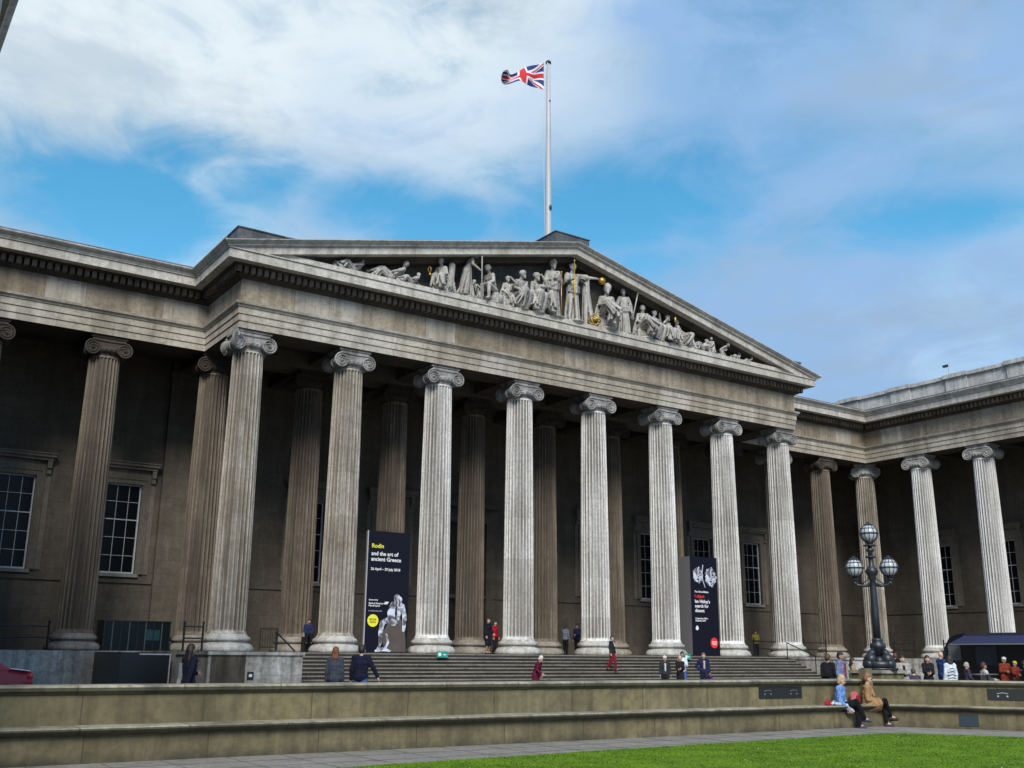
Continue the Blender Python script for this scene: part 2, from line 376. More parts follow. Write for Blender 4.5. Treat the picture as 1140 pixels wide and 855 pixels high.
# lawn
arc = []
ex = [(-9.5, -29.02), (-7.5, -28.75), (-2.4, -28.38), (4.3, -28.1), (5.0, -28.12), (5.45, -28.35), (5.75, -28.75), (6.6, -30.1), (9.1, -34.4), (11, -40), (11, -46), (-9.5, -46)]
bm = bmesh.new(); top = [bm.verts.new((x, y, GZ + .03)) for x, y in ex]; bot = [bm.verts.new((x, y, GZ + .004)) for x, y in ex]
bm.faces.new(top)
for i in range(len(ex)): bm.faces.new((top[i], bot[i], bot[(i + 1) % len(ex)], top[(i + 1) % len(ex)]))
tag(obj('lawn', bm, m_grass), kind='structure')
def inlawn(x, y):
    c = False; j = len(ex) - 1
    for i in range(len(ex)):
        if (ex[i][1] > y) != (ex[j][1] > y) and x < (ex[j][0] - ex[i][0]) * (y - ex[i][1]) / (ex[j][1] - ex[i][1]) + ex[i][0]: c = not c
        j = i
    return c
bm = bmesh.new(); k = 0
while k < 60000:
    x = random.uniform(-9, 9.5); y = random.uniform(-36, -28.0)
    if not inlawn(x, y): continue
    h = random.uniform(.008, .024); a = random.uniform(0, PI); w = random.uniform(.006, .012); lx = random.uniform(-.03, .03); ly = random.uniform(-.03, .03)
    z = GZ + .028
    f = bm.faces.new((bm.verts.new((x - w * math.cos(a), y - w * math.sin(a), z)), bm.verts.new((x + w * math.cos(a), y + w * math.sin(a), z)), bm.verts.new((x + lx, y + ly, z + h))))
    f.material_index = 0 if random.random() < .85 else (1 if random.random() < .994 else 2); k += 1
tag(obj('grass', bm, [m_grass, plain('grass_pale', (.16, .25, .02), .8), plain('daisy_white', (.6, .6, .5), .8)]), 'short mown green grass blades on the lawn', 'grass', kind='stuff')

# ------------------------------------------------------------------ museum building
S = 4.8875; D = 4.593; XW = -14.46; XE = 48.67; X7 = 7 * S
B = thing('museum_building', 'grey stone Greek revival museum with fluted Ionic colonnade and carved pediment', 'museum', (X7 / 2, 0, 0))
B.location = (0, 0, 0)
YW = 9.4
FP = .8
path = [(XW + FP, -31), (XW + FP, D - FP), (-FP, D - FP), (-FP, -FP), (X7 + FP, -FP), (X7 + FP, D - FP), (XE - FP, D - FP), (XE - FP, -31)]
archp = [(-1.6, 13.72), (0, 13.72), (0, 14.02), (.045, 14.03), (.045, 14.33), (.09, 14.34), (.09, 14.62), (.13, 14.64), (.16, 14.70), (.24, 14.76), (.27, 14.86), (-1.6, 14.86)]
obj('architrave', sweep(path, archp, mi=[1] + [0] * (len(archp) - 3) + [1, 1]), [m_arch, m_ceil], B)  # soffit and back faces in dark ceiling stone, shade put into their colour
obj('frieze', sweep(path, [(-1.6, 14.862), (.03, 14.862), (.03, 15.95), (-1.6, 15.95)]), m_fri, B)
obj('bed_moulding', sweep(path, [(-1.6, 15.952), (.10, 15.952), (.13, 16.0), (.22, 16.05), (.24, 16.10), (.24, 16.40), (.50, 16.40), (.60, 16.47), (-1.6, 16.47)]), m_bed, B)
obj('cornice', sweep(path, [(-1.6, 16.472), (1.0, 16.472), (1.0, 16.86), (1.06, 16.88), (1.06, 16.93), (-1.6, 16.93)]), m_cor, B)
cyma = [(.0, 16.932), (1.08, 16.932), (1.12, 17.0), (1.20, 17.06), (1.27, 17.12), (1.30, 17.16), (1.30, 17.20), (.0, 17.20)]
obj('gutter_moulding', sweep(path, cyma, 0, 3), m_cor, B)
obj('gutter_moulding', sweep(path, cyma, 4, 7), m_cor, B)
lead = [(.2, 17.202), (1.18, 17.202), (1.10, 17.34), (.2, 17.36)]
obj('roof_edge', sweep(path, lead, 0, 2), m_lead, B)
obj('roof_edge', sweep(path, lead, 5, 7), m_lead, B)
# dentils along every face
for i in range(len(path) - 1):
    bm = bmesh.new(); a = Vector(path[i]); b = Vector(path[i + 1]); d = (b - a); ln = d.length; d.normalize(); nn = Vector((d.y, -d.x))
    def conv(k):
        if k <= 0 or k >= len(path) - 1: return 0
        p0, p1, p2 = Vector(path[k - 1]), Vector(path[k]), Vector(path[k + 1]); e1 = p1 - p0; e2 = p2 - p1
        return 1 if e1.x * e2.y - e1.y * e2.x < 0 else -1
    # convex corners (left turn of travel with right outward) extend, concave ones stop short
    s0 = -.5 if conv(i) < 0 else .55; s1 = ln + .5 if conv(i + 1) < 0 else ln - .55
    s0 = {1: .55, -1: -.46, 0: 0}[conv(i)]; s1 = ln - {1: .55, -1: -.46, 0: 0}[conv(i + 1)]
    cnt = max(1, int((s1 - s0) / .305)); st = (s1 - s0) / cnt
    for k in range(cnt):
        c0 = a + d * (s0 + st * (k + .18)); c1 = a + d * (s0 + st * (k + .82))
        q = [c0 + nn * .242, c1 + nn * .242, c1 + nn * .48, c0 + nn * .48]
        lo = [bm.verts.new((p_.x, p_.y, 16.11)) for p_ in q]; hi = [bm.verts.new((p_.x, p_.y, 16.39)) for p_ in q]
        bm.faces.new(lo[::-1]); bm.faces.new(hi)
        for j in range(4): bm.faces.new((lo[j], lo[(j + 1) % 4], hi[(j + 1) % 4], hi[j]))
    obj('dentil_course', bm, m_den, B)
# row-two architrave continuing below the portico, beams and ceilings
obj('inner_architrave', bx(.82, X7 - .82, D - FP, D + FP, 13.72, 14.86), m_wall, B)
bm = bmesh.new()
box(bm, .82, X7 - .82, .8, D - FP, 14.5, 14.8)
box(bm, XW, XE, D + FP, YW + .1, 14.5, 14.8)
box(bm, XW - 4.8, XW - .8, -31, YW, 14.5, 14.8); box(bm, XE + .8, XE + 4.9, -31, YW, 14.5, 14.8)
for i in range(0, 8):
    if 0 < i < 7: box(bm, i * S - .45, i * S + .45, .8, D - FP, 13.9, 14.5)
for i in range(-2, 10): box(bm, i * S - .4, i * S + .4, D + FP, YW - .0, 13.9, 14.5)
for k in range(1, 7):
    y = D - k * S; box(bm, XE + .8, XE + 4.75, y - .4, y + .4, 13.9, 14.5); box(bm, XW - 4.75, XW - .8, y - .4, y + .4, 13.9, 14.5)
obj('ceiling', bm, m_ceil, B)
# roofs
for a_ in ((XW - 12, -1.2, D - .59, 30), (X7 + 1.2, XE + 12, D - .59, 30), (XW - 12, XW - .3, -31, D - .6), (XE + .3, XE + 12, -31, D - .6)):
    obj('flat_roof', bx(*a_, 17.21, 17.3), m_lead, B)
SL = (21.59 - 17.1) / (X7 / 2 + 2.1); XM = X7 / 2
def rz_(x): return 17.1 + SL * (x + 2.1) if x <= XM else 17.1 + SL * (X7 + 2.1 - x)
# raking cornice: profile in (y, dz from the top line)
def rake(prof, name, m):
    bm = bmesh.new(); rings = []
    for key in (0, 1, 2):
        r = []
        for y, dz in prof:
            x = {0: y, 1: XM, 2: X7 - y}[key] if True else 0      # mitre at the corner: x = y at the left end
            x = {0: max(y, -2.1), 1: XM, 2: X7 - max(y, -2.1)}[key]
            r.append(bm.verts.new((x, y, rz_(x) + dz)))
        rings.append(r)
    k = len(prof)
    for a, b in zip(rings, rings[1:]):
        for j in range(k): bm.faces.new((a[j], a[(j + 1) % k], b[(j + 1) % k], b[j]))
    bm.faces.new(rings[0]); bm.faces.new(rings[-1][::-1])
    return obj(name, bm, m, B)
rake([(-.3, -.62), (-1.79, -.62), (-1.79, -.30), (-1.85, -.28), (-1.85, -.24), (-.3, -.24)], 'raking_cornice', m_cor)
rake([(-.3, -.238), (-1.9, -.238), (-1.92, -.17), (-2.0, -.12), (-2.07, -.06), (-2.1, -.03), (-2.1, 0), (-.3, 0)], 'raking_gutter_moulding', m_cor)
rake([(-.52, -.86), (-1.05, -.86), (-1.15, -.74), (-1.35, -.66), (-1.35, -.622), (-.52, -.622)], 'raking_bed_moulding', m_bed)
# tympanum
bm = bmesh.new()
def zb(x): return rz_(x) - .63
f = [(.2, zb(.2)), (XM, zb(XM)), (X7 - .2, zb(X7 - .2)), (X7 - .2, 16.94), (.2, 16.94)]
lo = [bm.verts.new((x, -.5, z)) for x, z in f]; hi = [bm.verts.new((x, .3, z)) for x, z in f]
bm.faces.new(lo); bm.faces.new(hi[::-1])
for j in range(5): bm.faces.new((lo[j], hi[j], hi[(j + 1) % 5], lo[(j + 1) % 5]))
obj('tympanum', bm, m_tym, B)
obj('figure_ledge', bx(.45, X7 - .45, -1.62, -.51, 16.932, 17.22), m_cor, B)
# portico roof
bm = bmesh.new()
v = [(-1.9, rz_(-1.9) - .03), (XM, rz_(XM) - .03), (X7 + 1.9, rz_(X7 + 1.9) - .03), (X7 + 1.9, 16.95), (-1.9, 16.95)]
lo = [bm.verts.new((x, -.28, z)) for x, z in v]; hi = [bm.verts.new((x, 24, z)) for x, z in v]
bm.faces.new(lo); bm.faces.new(hi[::-1])
for j in range(5): bm.faces.new((lo[j], hi[j], hi[(j + 1) % 5], lo[(j + 1) % 5]))
obj('portico_roof', bm, m_lead, B)
for x0, x1, y0, y1, z0, z1 in [(-1.35, 2.3, -1.4, 1.4, 17.0, 18.08), (15.95, 18.25, -1.45, .45, 21.2, 22.14), (X7 - 2.3, X7 + 1.0, -1.4, 1.4, 17.0, 17.95)]:
    bm = bx(x0, x1, y0, y1, z0, z1)
    box(bm, x0 - .05, x1 + .05, y0 - .05, y1 + .05, z1 + .001, z1 + .05)
    obj('acroterion_block', bm, m_lead, B)
# attic parapet of the wings
for xs, s in ((XE, 1), (XW, -1)):
    bm = bmesh.new(); x0, x1 = sorted((xs - .25 * s, xs + 1.2 * s)); box(bm, x0, x1, -31, 14, 17.3, 18.62)
    for k in range(9):
        yc = 5.2 - k * 4.45
        xa, xb = sorted((xs - .37 * s, xs - .252 * s)); box(bm, xa, xb, yc - .8 - 0, yc + .8, 17.3, 18.62)
    obj('attic_wall', bm, m_att, B)
    bm = bmesh.new()
    pp = 0
    xa, xb = sorted((xs - .42 * s, xs + 1.35 * s)); box(bm, xa, xb, -31, 14.1, 18.622, 18.86)
    for k in range(9):
        yc = 5.2 - k * 4.45
        xa, xb = sorted((xs - .54 * s, xs - .422 * s)); box(bm, xa, xb, yc - .9, yc + .9, 18.63, 18.90)
        xa, xb = sorted((xs - .422 * s, xs + 1.2 * s)); box(bm, xa, xb, yc - .9, yc + .9, 18.862, 18.90)
    obj('attic_coping', bm, m_att, B)

# walls with window openings
def wall_x(y, xa, xb, z0, z1, holes, th=.6):
    bm = bmesh.new(); holes = sorted(holes); x = xa
    for (h0, h1, a, b) in holes:
        box(bm, x, h0, y, y + th, z0, z1)
        if a > z0: box(bm, h0, h1, y, y + th, z0, a)
        box(bm, h0, h1, y, y + th, b, z1); x = h1
    box(bm, x, xb, y, y + th, z0, z1)
    bmesh.ops.remove_doubles(bm, verts=bm.verts, dist=1e-5)
    return bm
WZ0, WZ1, WHW = 3.62, 7.98, .84
wc = [i * S + S / 2 for i in range(-3, 9) if i != 3]
DX0, DX1 = 3.5 * S - 1.6, 3.5 * S + 1.6
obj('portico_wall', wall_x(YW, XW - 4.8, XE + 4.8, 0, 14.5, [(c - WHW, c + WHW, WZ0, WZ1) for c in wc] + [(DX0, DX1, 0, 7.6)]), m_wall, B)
def wall_y(x, s, ya, yb, z0, z1, cs):
    bm = wall_x(0, -yb, -ya, z0, z1, [(-c - WHW, -c + WHW, WZ0, WZ1) for c in cs])
    # rotate so the wall's front faces -s along x
    for v in bm.verts:
        X, Y, Z = v.co; v.co = (x + s * Y, -X, Z)
    return bm
ec = [D - k * S - S / 2 for k in range(0, 6)]
obj('wing_wall', wall_y(XE + 4.8, 1, -31, YW, 0, 14.5, ec), m_wall, B)
obj('wing_wall', wall_y(XW - 4.8, -1, -31, YW, 0, 14.5, ec), m_wall, B)
bm = bmesh.new()
for a, b in [(XW - 4.6, -.75), (.75, X7 - .75), (X7 + .75, XE + 4.6)]:
    box(bm, a, b, YW - .07, YW - .002, 3.18, 3.36)
box(bm, XE + 4.73, XE + 4.798, -31, YW - .08, 3.18, 3.36)
box(bm, XW - 4.6, XE + 4.6, YW - .12, YW - .003, 0.003, .55)
obj('string_course', bm, m_wall, B)
for i in (0, 7): # antae behind the portico corners
    bm = bx(i * S - .72, i * S + .72, YW - .3, YW - .001, .56, 14.49); box(bm, i * S - .85, i * S + .85, YW - .42, YW - .002, .002, .558)
    box(bm, i * S - .82, i * S + .82, YW - .4, YW - .001, 13.6, 13.9)
    obj('pilaster', bm, m_wall, B)
def make_window():
    """front faces -y, origin at sill centre on the wall face"""
    w = WHW; h = WZ1 - WZ0; bm = bmesh.new(); y0, y1 = .14, .20
    for a in ((-w, -w + .07, 0, h), (w - .07, w, 0, h), (-w + .07, w - .07, 0, .09), (-w + .07, w - .07, h - .07, h)): box(bm, a[0], a[1], y0, y1, a[2], a[3])
    for k in range(1, 5):
        z = h * k / 5; t = .05 if k == 3 else .022; box(bm, -w + .07, w - .07, y0 + .015, y1 - .01, z - t / 2, z + t / 2)
    for k in (1, 2):
        x = -w + 2 * w * k / 3; box(bm, x - .012, x + .012, y0 + .02, y1 - .015, .09, h - .07)
    fr = obj('window', bm, m_frame, None)
    obj('pane', bx(-w + .01, w - .01, .205, .22, .01, h - .01), m_glass, fr)
    bm = bx(-w - .15, w + .15, -.16, .13, -.16, -.001); obj('sill', bm, m_sill, fr)
    bm = bmesh.new()
    for s_ in (-1, 1):
        a, b = sorted((s_ * (w + .001), s_ * (w + .34))); box(bm, a, b, -.09, -.001, -.0, h + .32)
        a, b = sorted((s_ * (w + .24), s_ * (w + .34))); box(bm, a, b, -.13, -.091, 0, h + .32)
        a, b = sorted((s_ * (w + .341), s_ * (w + .62))); box(bm, a, b, -.05, -.002, 0, h + .7)
    box(bm, -w - .001, w + .001, -.09, -.001, h + .001, h + .32); box(bm, -w - .24, w + .24, -.13, -.091, h + .22, h + .32)
    box(bm, -w - .34, w + .34, -.07, -.002, h + .321, h + .72)
    obj('surround', bm, m_sur, fr)
    bm = bmesh.new()
    box(bm, -w - .70, w + .70, -.40, -.001, h + .86, h + 1.0); box(bm, -w - .62, w + .62, -.3, -.002, h + .722, h + .859); box(bm, -w - .74, w + .74, -.46, -.003, h + 1.001, h + 1.06)
    for s_ in (-1, 1):
        a, b = sorted((s_ * (w + .38), s_ * (w + .58))); box(bm, a, b, -.28, -.051, h + .36, h + .72); box(bm, a, b, -.18, -.051, h + .1, h + .36)
    obj('hood', bm, m_sur, fr)
    return fr
w0 = make_window(); first = True
for c in wc:
    w = w0 if first else copy_tree(w0); first = False
    w.parent = B; w.location = (c, YW, WZ0)
for c in ec:
    for xs, rz in ((XE + 4.8, -PI / 2), (XW - 4.8, PI / 2)):
        w = copy_tree(w0); w.parent = B; w.location = (xs, c, WZ0); w.rotation_euler = (0, 0, rz)
dr = obj('door', bx(DX0 + .02, DX1 - .02, YW + .3, YW + .38, .01, 7.58), plain('door_wood', (.03, .02, .015), .5), B)
bm = bmesh.new()
for k in range(2):
    for j in range(4): box(bm, DX0 + .25 + k * 1.5, DX0 + 1.45 + k * 1.5, YW + .27, YW + .299, .3 + j * 1.8, 1.8 + j * 1.8)
obj('door_panel', bm, plain('door_panel_wood', (.045, .03, .022), .5), dr)
bm = bmesh.new(); box(bm, DX0 - .5, DX0 - .001, YW - .12, YW - .001, .56, 8.1); box(bm, DX1 + .001, DX1 + .5, YW - .12, YW - .001, .56, 8.1); box(bm, DX0, DX1, YW - .12, YW - .001, 7.601, 8.1); box(bm, DX0 - .8, DX1 + .8, YW - .5, YW - .002, 8.45, 8.75)
obj('door_surround', bm, m_wall, B)

# podium, stylobate and stairs
XS0, XS1 = 1.28, X7 - 1.28
bm = bmesh.new()
box(bm, XW - 4.8, -3.3, D - 1.2, YW + .1, GZ - .1, 0)                   # left wing podium
box(bm, -3.3, XE + 4.8, D - .6, YW + .1, GZ - .1, -.001)
box(bm, -2.35, X7 + 2.35, -1.2, D - .6, GZ - .1, 0)
box(bm, X7 + 2.35, XE - 1.2, D - 1.2, D - .6, GZ - .1, -.002)
box(bm, XE - 1.2, XE + 4.9, -31, D - .6, GZ - .1, -.003); box(bm, XW - 4.9, XW + 1.2, -31, D - 1.21, GZ - .1, -.003)
obj('podium', bm, m_pod, B)
NS = 11; TR = .36; RH = -GZ / NS
bm = bmesh.new()
for k in range(1, NS):
    y0 = -1.2 - k * TR; z = -k * RH
    # tread and riser of each step (tread slightly proud: nosing)
    a = [(XS0, y0), (XS1, y0)]
    box(bm, XS0 + .002, XS1 - .002, y0 - 0.02, y0 + TR, z - .055, z, 0)
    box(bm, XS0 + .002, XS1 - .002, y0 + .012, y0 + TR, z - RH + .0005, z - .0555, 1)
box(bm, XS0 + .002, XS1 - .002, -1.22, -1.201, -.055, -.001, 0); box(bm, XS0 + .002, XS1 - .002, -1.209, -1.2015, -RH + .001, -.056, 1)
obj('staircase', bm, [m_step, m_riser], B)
for xa, xb in ((-2.35, XS0), (XS1, X7 + 2.35)):
    bm = bx(xa, xb, -5.05, -1.201, GZ - .1, -.12); box(bm, xa - .05, xb + .05, -5.12, -1.202, -.119, .0)
    ck = obj('stair_side_wall', bm, m_pod, B)
    if xa < 0:
        obj('recessed_panel', bx(-2.25, -.95, -5.062, -5.051, GZ, -.14), stone('dirty_panel_stone', (.13, .115, .085), (.08, .068, .05), (.03, .022, .015), .8, .9), ck)
        obj('notice', bx(-.86, -.62, -5.075, -5.052, -1.0, -.72), m_black, ck)
        obj('notice', bx(-.80, -.68, -5.082, -5.076, -.9, -.8), m_white, ck)
        bm = bx(-.2, .15, -5.075, -5.052, -1.55, -1.1); 

# ------------------------------------------------------------------ columns
def flute_ring(bm, r, z, fl=24, per=6, depth=.09):
    vs = []
    for i in range(fl):
        for j in range(per):
            t = j / per; a = 2 * PI * (i + t) / fl
            if j == 0: rr = r
            else: rr = r - depth * r / .75 * math.sin(PI * (t * per - .35) / (per - .7)) ** .8 if 0 < (t * per - .35) / (per - .7) < 1 else r
            vs.append(bm.verts.new((rr * math.cos(a), rr * math.sin(a), z)))
    return vs
def shaft_mesh():
    bm = bmesh.new(); rings = []
    zs = [.70, .78, .84] + [.9 + (12.55 - .9) * k / 14 for k in range(15)] + [12.66, 12.72, 12.85]
    for z in zs:
        t = (z - .7) / 12.15; r = .755 - .095 * t ** 1.7
        dp = .09
        if z <= .78: dp = 0; r = .82 if z < .75 else .78
        if z >= 12.7: dp = 0
        if z == .84: dp = .05
        rings.append(flute_ring(bm, r, z, depth=dp))
    n = len(rings[0])
    for a, b in zip(rings, rings[1:]):
        for i in range(n): bm.faces.new((a[i], a[(i + 1) % n], b[(i + 1) % n], b[i]))
    bm.faces.new(rings[-1])
    return bm
def base_mesh():
    bm = bmesh.new()
    pr = [(1.08, 0), (1.12, .04), (1.14, .10), (1.10, .20), (1.02, .29), (.99, .31), (.93, .33), (.88, .37), (.87, .41), (.91, .43), (.96, .44), (.985, .47), (.98, .53), (.95, .58), (.90, .61), (.86, .62), (.85, .66), (.82, .70), (.80, .704)]
    lathe(bm, pr, 56)
    # scalloped ends of the flutes
    return bm
def spiral(cx, cz, y, s, r0=.40, turns=2.6, n=54):
    pts = []
    for k in range(n + 1):
        t = k / n; r = r0 * (1 - t) ** .85 + .055 * t; a = PI / 2 - s * t * turns * 2 * PI
        pts.append((cx + r * math.cos(a) * 1, y, cz + r * math.sin(a)))
    return pts
def capital_mesh(side=0):
    bm = bmesh.new(); ze = 13.10; ex_ = .684; yf = .70
    lathe(bm, [(.67, 12.80), (.69, 12.83), (.67, 12.86), (.72, 12.90), (.80, 12.98), (.84, 13.08), (.80, 13.16)], 40)
    for i in range(24): ball(bm, (.80 * math.cos(2 * PI * i / 24), .80 * math.sin(2 * PI * i / 24), 13.02), .06, 6, 5, (1, 1, 1.3))
    # bolsters
    for s_ in (-1, 1):
        rings = []
        for y, r in [(-yf, .24), (-yf + .04, .32), (-yf + .14, .335), (-.35, .27), (-.10, .22), (-.07, .26), (.07, .26), (.10, .22), (.35, .27), (yf - .14, .335), (yf - .04, .32), (yf, .24)]:
            rings.append([bm.verts.new((s_ * ex_ + r * math.cos(2 * PI * k / 24), y, ze + r * math.sin(2 * PI * k / 24))) for k in range(24)])
        for a, b in zip(rings, rings[1:]):
            for k in range(24): bm.faces.new((a[k], a[(k + 1) % 24], b[(k + 1) % 24], b[k]))
        bm.faces.new(rings[0]); bm.faces.new(rings[-1][::-1])
        for yy in (-yf - .015, yf + .015):
            pts = spiral(s_ * ex_, ze, yy, s_, .345)
            tube(bm, pts, [.044 * (1 - .6 * k / 54) for k in range(55)], 6)
            ball(bm, (s_ * ex_, yy, ze), .065, 10, 6)
    # cushion between the volutes (sagging band)
    for yy in (-yf, yf):
        n = 12; top, bo = [], []
        for k in range(n + 1):
            x = -ex_ + 2 * ex_ * k / n; sag = .05 * (1 - (x / ex_) ** 2)
            top.append((x, 13.46 - sag * .5)); bo.append((x, 13.20 - sag))
        ya, yb = sorted((yy - .0 * yy, yy * .80))
        poly = bo + top[::-1]
        lo = [bm.verts.new((x, ya, z)) for x, z in poly]; hi = [bm.verts.new((x, yb, z)) for x, z in poly]
        bm.faces.new(lo); bm.faces.new(hi[::-1])
        for j in range(len(poly)): bm.faces.new((lo[j], hi[j], hi[(j + 1) % len(poly)], lo[(j + 1) % len(poly)]))
        for q in (top, bo): tube(bm, [(x, yy * 1.02, z + (.0 if q is top else .01)) for x, z in q], .035, 6)
    box(bm, -.66, .66, -.60, .60, 13.12, 13.47)
    box(bm, -.72, .72, -.66, .66, 13.471, 13.60); box(bm, -.80, .80, -.70, .70, 13.601, 13.719)
    if side:  # angle capital: volutes on the flank and at the canted corner too
        for yv in (-ex_ + .0, ex_):
            pass
        for ang in (side,):
            pts = []
            cx, cy = (-.86 if ang < 0 else .86), -.86
            dx, dy = (cx / abs(cx)) * .707, -.707
            for k in range(50):
                t = k / 49; r = .36 * (1 - t) ** .85 + .05 * t; a = PI / 2 - t * 2.4 * 2 * PI
                pts.append((cx + dx * r * math.cos(a) * .9, cy + dy * r * math.cos(a) * .9, ze + r * math.sin(a)))
            tube(bm, pts, .075, 6)
            tube(bm, [(cx * .6, cy * .6, 13.35), (cx, cy, 13.4)], .14, 8)
            sx = -.72 if ang < 0 else .72
            for yv, sg in ((.60, 1),):
                pts = []
                for k in range(50):
                    t = k / 49; r = .38 * (1 - t) ** .85 + .05 * t; a = PI / 2 - t * 2.5 * 2 * PI
                    pts.append((sx * 1.15, yv + r * math.cos(a), ze + r * math.sin(a)))
                tube(bm, pts, .05, 6)
                ball(bm, (sx * 1.15, yv, ze), .07, 8, 6)
    return bm
def make_column(mshaft, mbase, mcap, side=0):
    c = obj('column', shaft_mesh(), mshaft)
    for f in c.data.polygons: f.use_smooth = False
    obj('base', base_mesh(), mbase, c, smooth=True)
    obj('capital', capital_mesh(side), mcap, c, smooth=False)
    return c
protos = {}
def place_col(kind, x, y, rz=0, side=0):
    key = (kind, side)
    if key not in protos:
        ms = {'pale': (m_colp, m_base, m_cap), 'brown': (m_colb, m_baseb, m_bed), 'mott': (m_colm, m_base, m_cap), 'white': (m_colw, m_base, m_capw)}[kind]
        if key != ('pale', 0) and ('pale', 0) in protos and side == 0:
            c = copy_tree(protos[('pale', 0)])
            def setm(o, m): o.data = o.data.copy(); o.data.materials[0] = m
            setm(c, ms[0])
            for ch in kids(c): setm(ch, ms[1] if ch.name.startswith('base') else ms[2])
        else: c = make_column(*ms, side=side)
        protos[key] = c
    else: c = copy_tree(protos[key])
    c.parent = B; c.location = (x, y, 0); c.rotation_euler = (0, 0, rz)
    return c
for i in range(1, 7): place_col('pale' if i > 1 else 'mott', i * S, 0) if i != 1 else None
place_col('mott', S, 0)
place_col('mott', 0, 0, side=-1)
place_col('pale', X7, 0, side=0)
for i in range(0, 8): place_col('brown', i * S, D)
place_col('mott', X7 + 4.78, D); place_col('brown', X7 + 9.5, D, 0)
place_col('mott', XE, D, -PI / 4)
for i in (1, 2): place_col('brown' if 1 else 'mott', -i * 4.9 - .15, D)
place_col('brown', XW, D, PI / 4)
for k in range(1, 8):
    place_col('white', XE, D - k * 4.72, -PI / 2)
    place_col('mott', XW, D - k * 4.72, PI / 2)

# ------------------------------------------------------------------ bench wall
BW = thing('bench_wall', 'long low mossy stone wall with a continuous stone seat facing the lawn', 'stone wall', (0, -26.3, GZ))
BW.location = (0, 0, 0)
bp = [(-17, -26.3), P1, P2]
obj('wall_body', sweep(bp, [(-.35, GZ - .1), (-.35, -.695), (-.82, -.695), (-.82, GZ - .1)]), m_bench, BW)
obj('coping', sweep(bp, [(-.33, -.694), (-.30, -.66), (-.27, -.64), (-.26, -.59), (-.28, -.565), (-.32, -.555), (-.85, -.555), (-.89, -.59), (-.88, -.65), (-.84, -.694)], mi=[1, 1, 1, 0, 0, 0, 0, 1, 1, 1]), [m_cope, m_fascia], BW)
obj('bench_base', sweep(bp, [(0, GZ - .1), (0, -1.262), (-.352, -1.262), (-.352, GZ - .1)]), m_bench, BW)
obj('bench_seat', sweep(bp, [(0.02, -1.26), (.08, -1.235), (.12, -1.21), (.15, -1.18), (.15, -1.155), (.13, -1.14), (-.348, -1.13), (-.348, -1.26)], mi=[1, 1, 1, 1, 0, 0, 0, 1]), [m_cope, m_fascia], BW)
bm = bx(7.02, 7.3, -26.14, -25.96, -1.13, -.30); obj('corner_pilaster', bm, m_bench, BW)
m_plq = plain('plaque_dark', (.012, .014, .014), .5)
def plaque(x0, x1, z0, z1, marks):
    p_ = obj('plaque', bx(x0, x1, -25.962, -25.951, z0, z1), m_plq, BW)
    bm = bmesh.new(); box(bm, x0, x1, -25.972, -25.9625, z0, z0 + .012); box(bm, x0, x1, -25.972, -25.9625, z1 - .012, z1)
    obj('plaque_rim', bm, m_iron, p_)
    for mx_ in marks:
        bm = bmesh.new(); 
        ball(bm, (mx_ - .10, -25.966, z0 + .09), .022, 8, 6, (1, .3, 1)); ball(bm, (mx_ + .10, -25.966, z0 + .09), .022, 8, 6, (1, .3, 1))
        tube(bm, [(mx_ - .12, -25.966, z0 + .15), (mx_ - .06, -25.966, z0 + .17), (mx_ + .06, -25.966, z0 + .17), (mx_ + .12, -25.966, z0 + .15)], .008, 5)
        obj('emblem', bm, plain('emblem_dim', (.14, .14, .14), .6), p_)
plaque(3.46, 4.90, -.96, -.71, (3.75, 4.62))
def on_right(d, n): # point on the right arm: distance d along, n outward
    nn = Vector((DR[1], -DR[0])); return (P1[0] + DR[0] * d + nn.x * n, P1[1] + DR[1] * d + nn.y * n)
ra = math.atan2(DR[1], DR[0])
for (d, n, w, z0, z1, mk_) in ((3.25, -.344, 1.7, -.99, -.73, 1), (1.96, .007, .42, -1.58, -1.31, 0)):
    px_, py_ = on_right(d, n)
    bm = bx(-w / 2, w / 2, -.006, .006, z0, z1); p_ = obj('plaque' if mk_ else 'vent_cover', bm, m_plq if mk_ else plain('vent_paint', (.02, .035, .05), .5), BW)
    p_.location = (px_, py_, 0); p_.rotation_euler = (0, 0, ra)
    if mk_:
        bm = bmesh.new()
        for xx in (-.62, -.42): ball(bm, (xx, -.01, z0 + .09), .022, 8, 6, (1, .3, 1))
        tube(bm, [(-.64, -.01, z0 + .15), (-.52, -.01, z0 + .17), (-.40, -.01, z0 + .15)], .009, 5)
        obj('emblem', bm, m_grey, p_)

# ------------------------------------------------------------------ lamp standard
PD = thing('lamp_pedestal', 'square mossy stone pedestal behind the corner of the bench wall, carrying the lamp', 'pedestal', (8.86, -25.12, GZ))
obj('pedestal_block', bx(-.47, .47, -.47, .47, 0, 1.22), m_bench, PD)
obj('pedestal_cap', bx(-.52, .52, -.52, .52, 1.221, 1.30), m_cope, PD)
LP = thing('lamp_post', 'black cast iron lamp post with three caged glass globes on the corner pedestal', 'street lamp', (8.90, -25.17, GZ + 1.301), -.88)
bm = bmesh.new(); box(bm, -.46, .46, -.46, .46, 0, .05); lathe(bm, [(.40, .051), (.44, .1), (.43, .2), (.34, .24)], 24)
for i in range(4):
    a = PI / 4 + i * PI / 2; c_, s_ = math.cos(a), math.sin(a)
    ball(bm, (.30 * c_, .30 * s_, .26), .17, 12, 8); ball(bm, (.38 * c_, .38 * s_, .14), .13, 10, 6); ball(bm, (.25 * c_, .25 * s_, .42), .11, 10, 6, (1, 1, .8))
    tube(bm, [(.42 * c_, .42 * s_, .10), (.34 * c_, .34 * s_, .34), (.18 * c_, .18 * s_, .52)], [.07, .09, .06], 8)
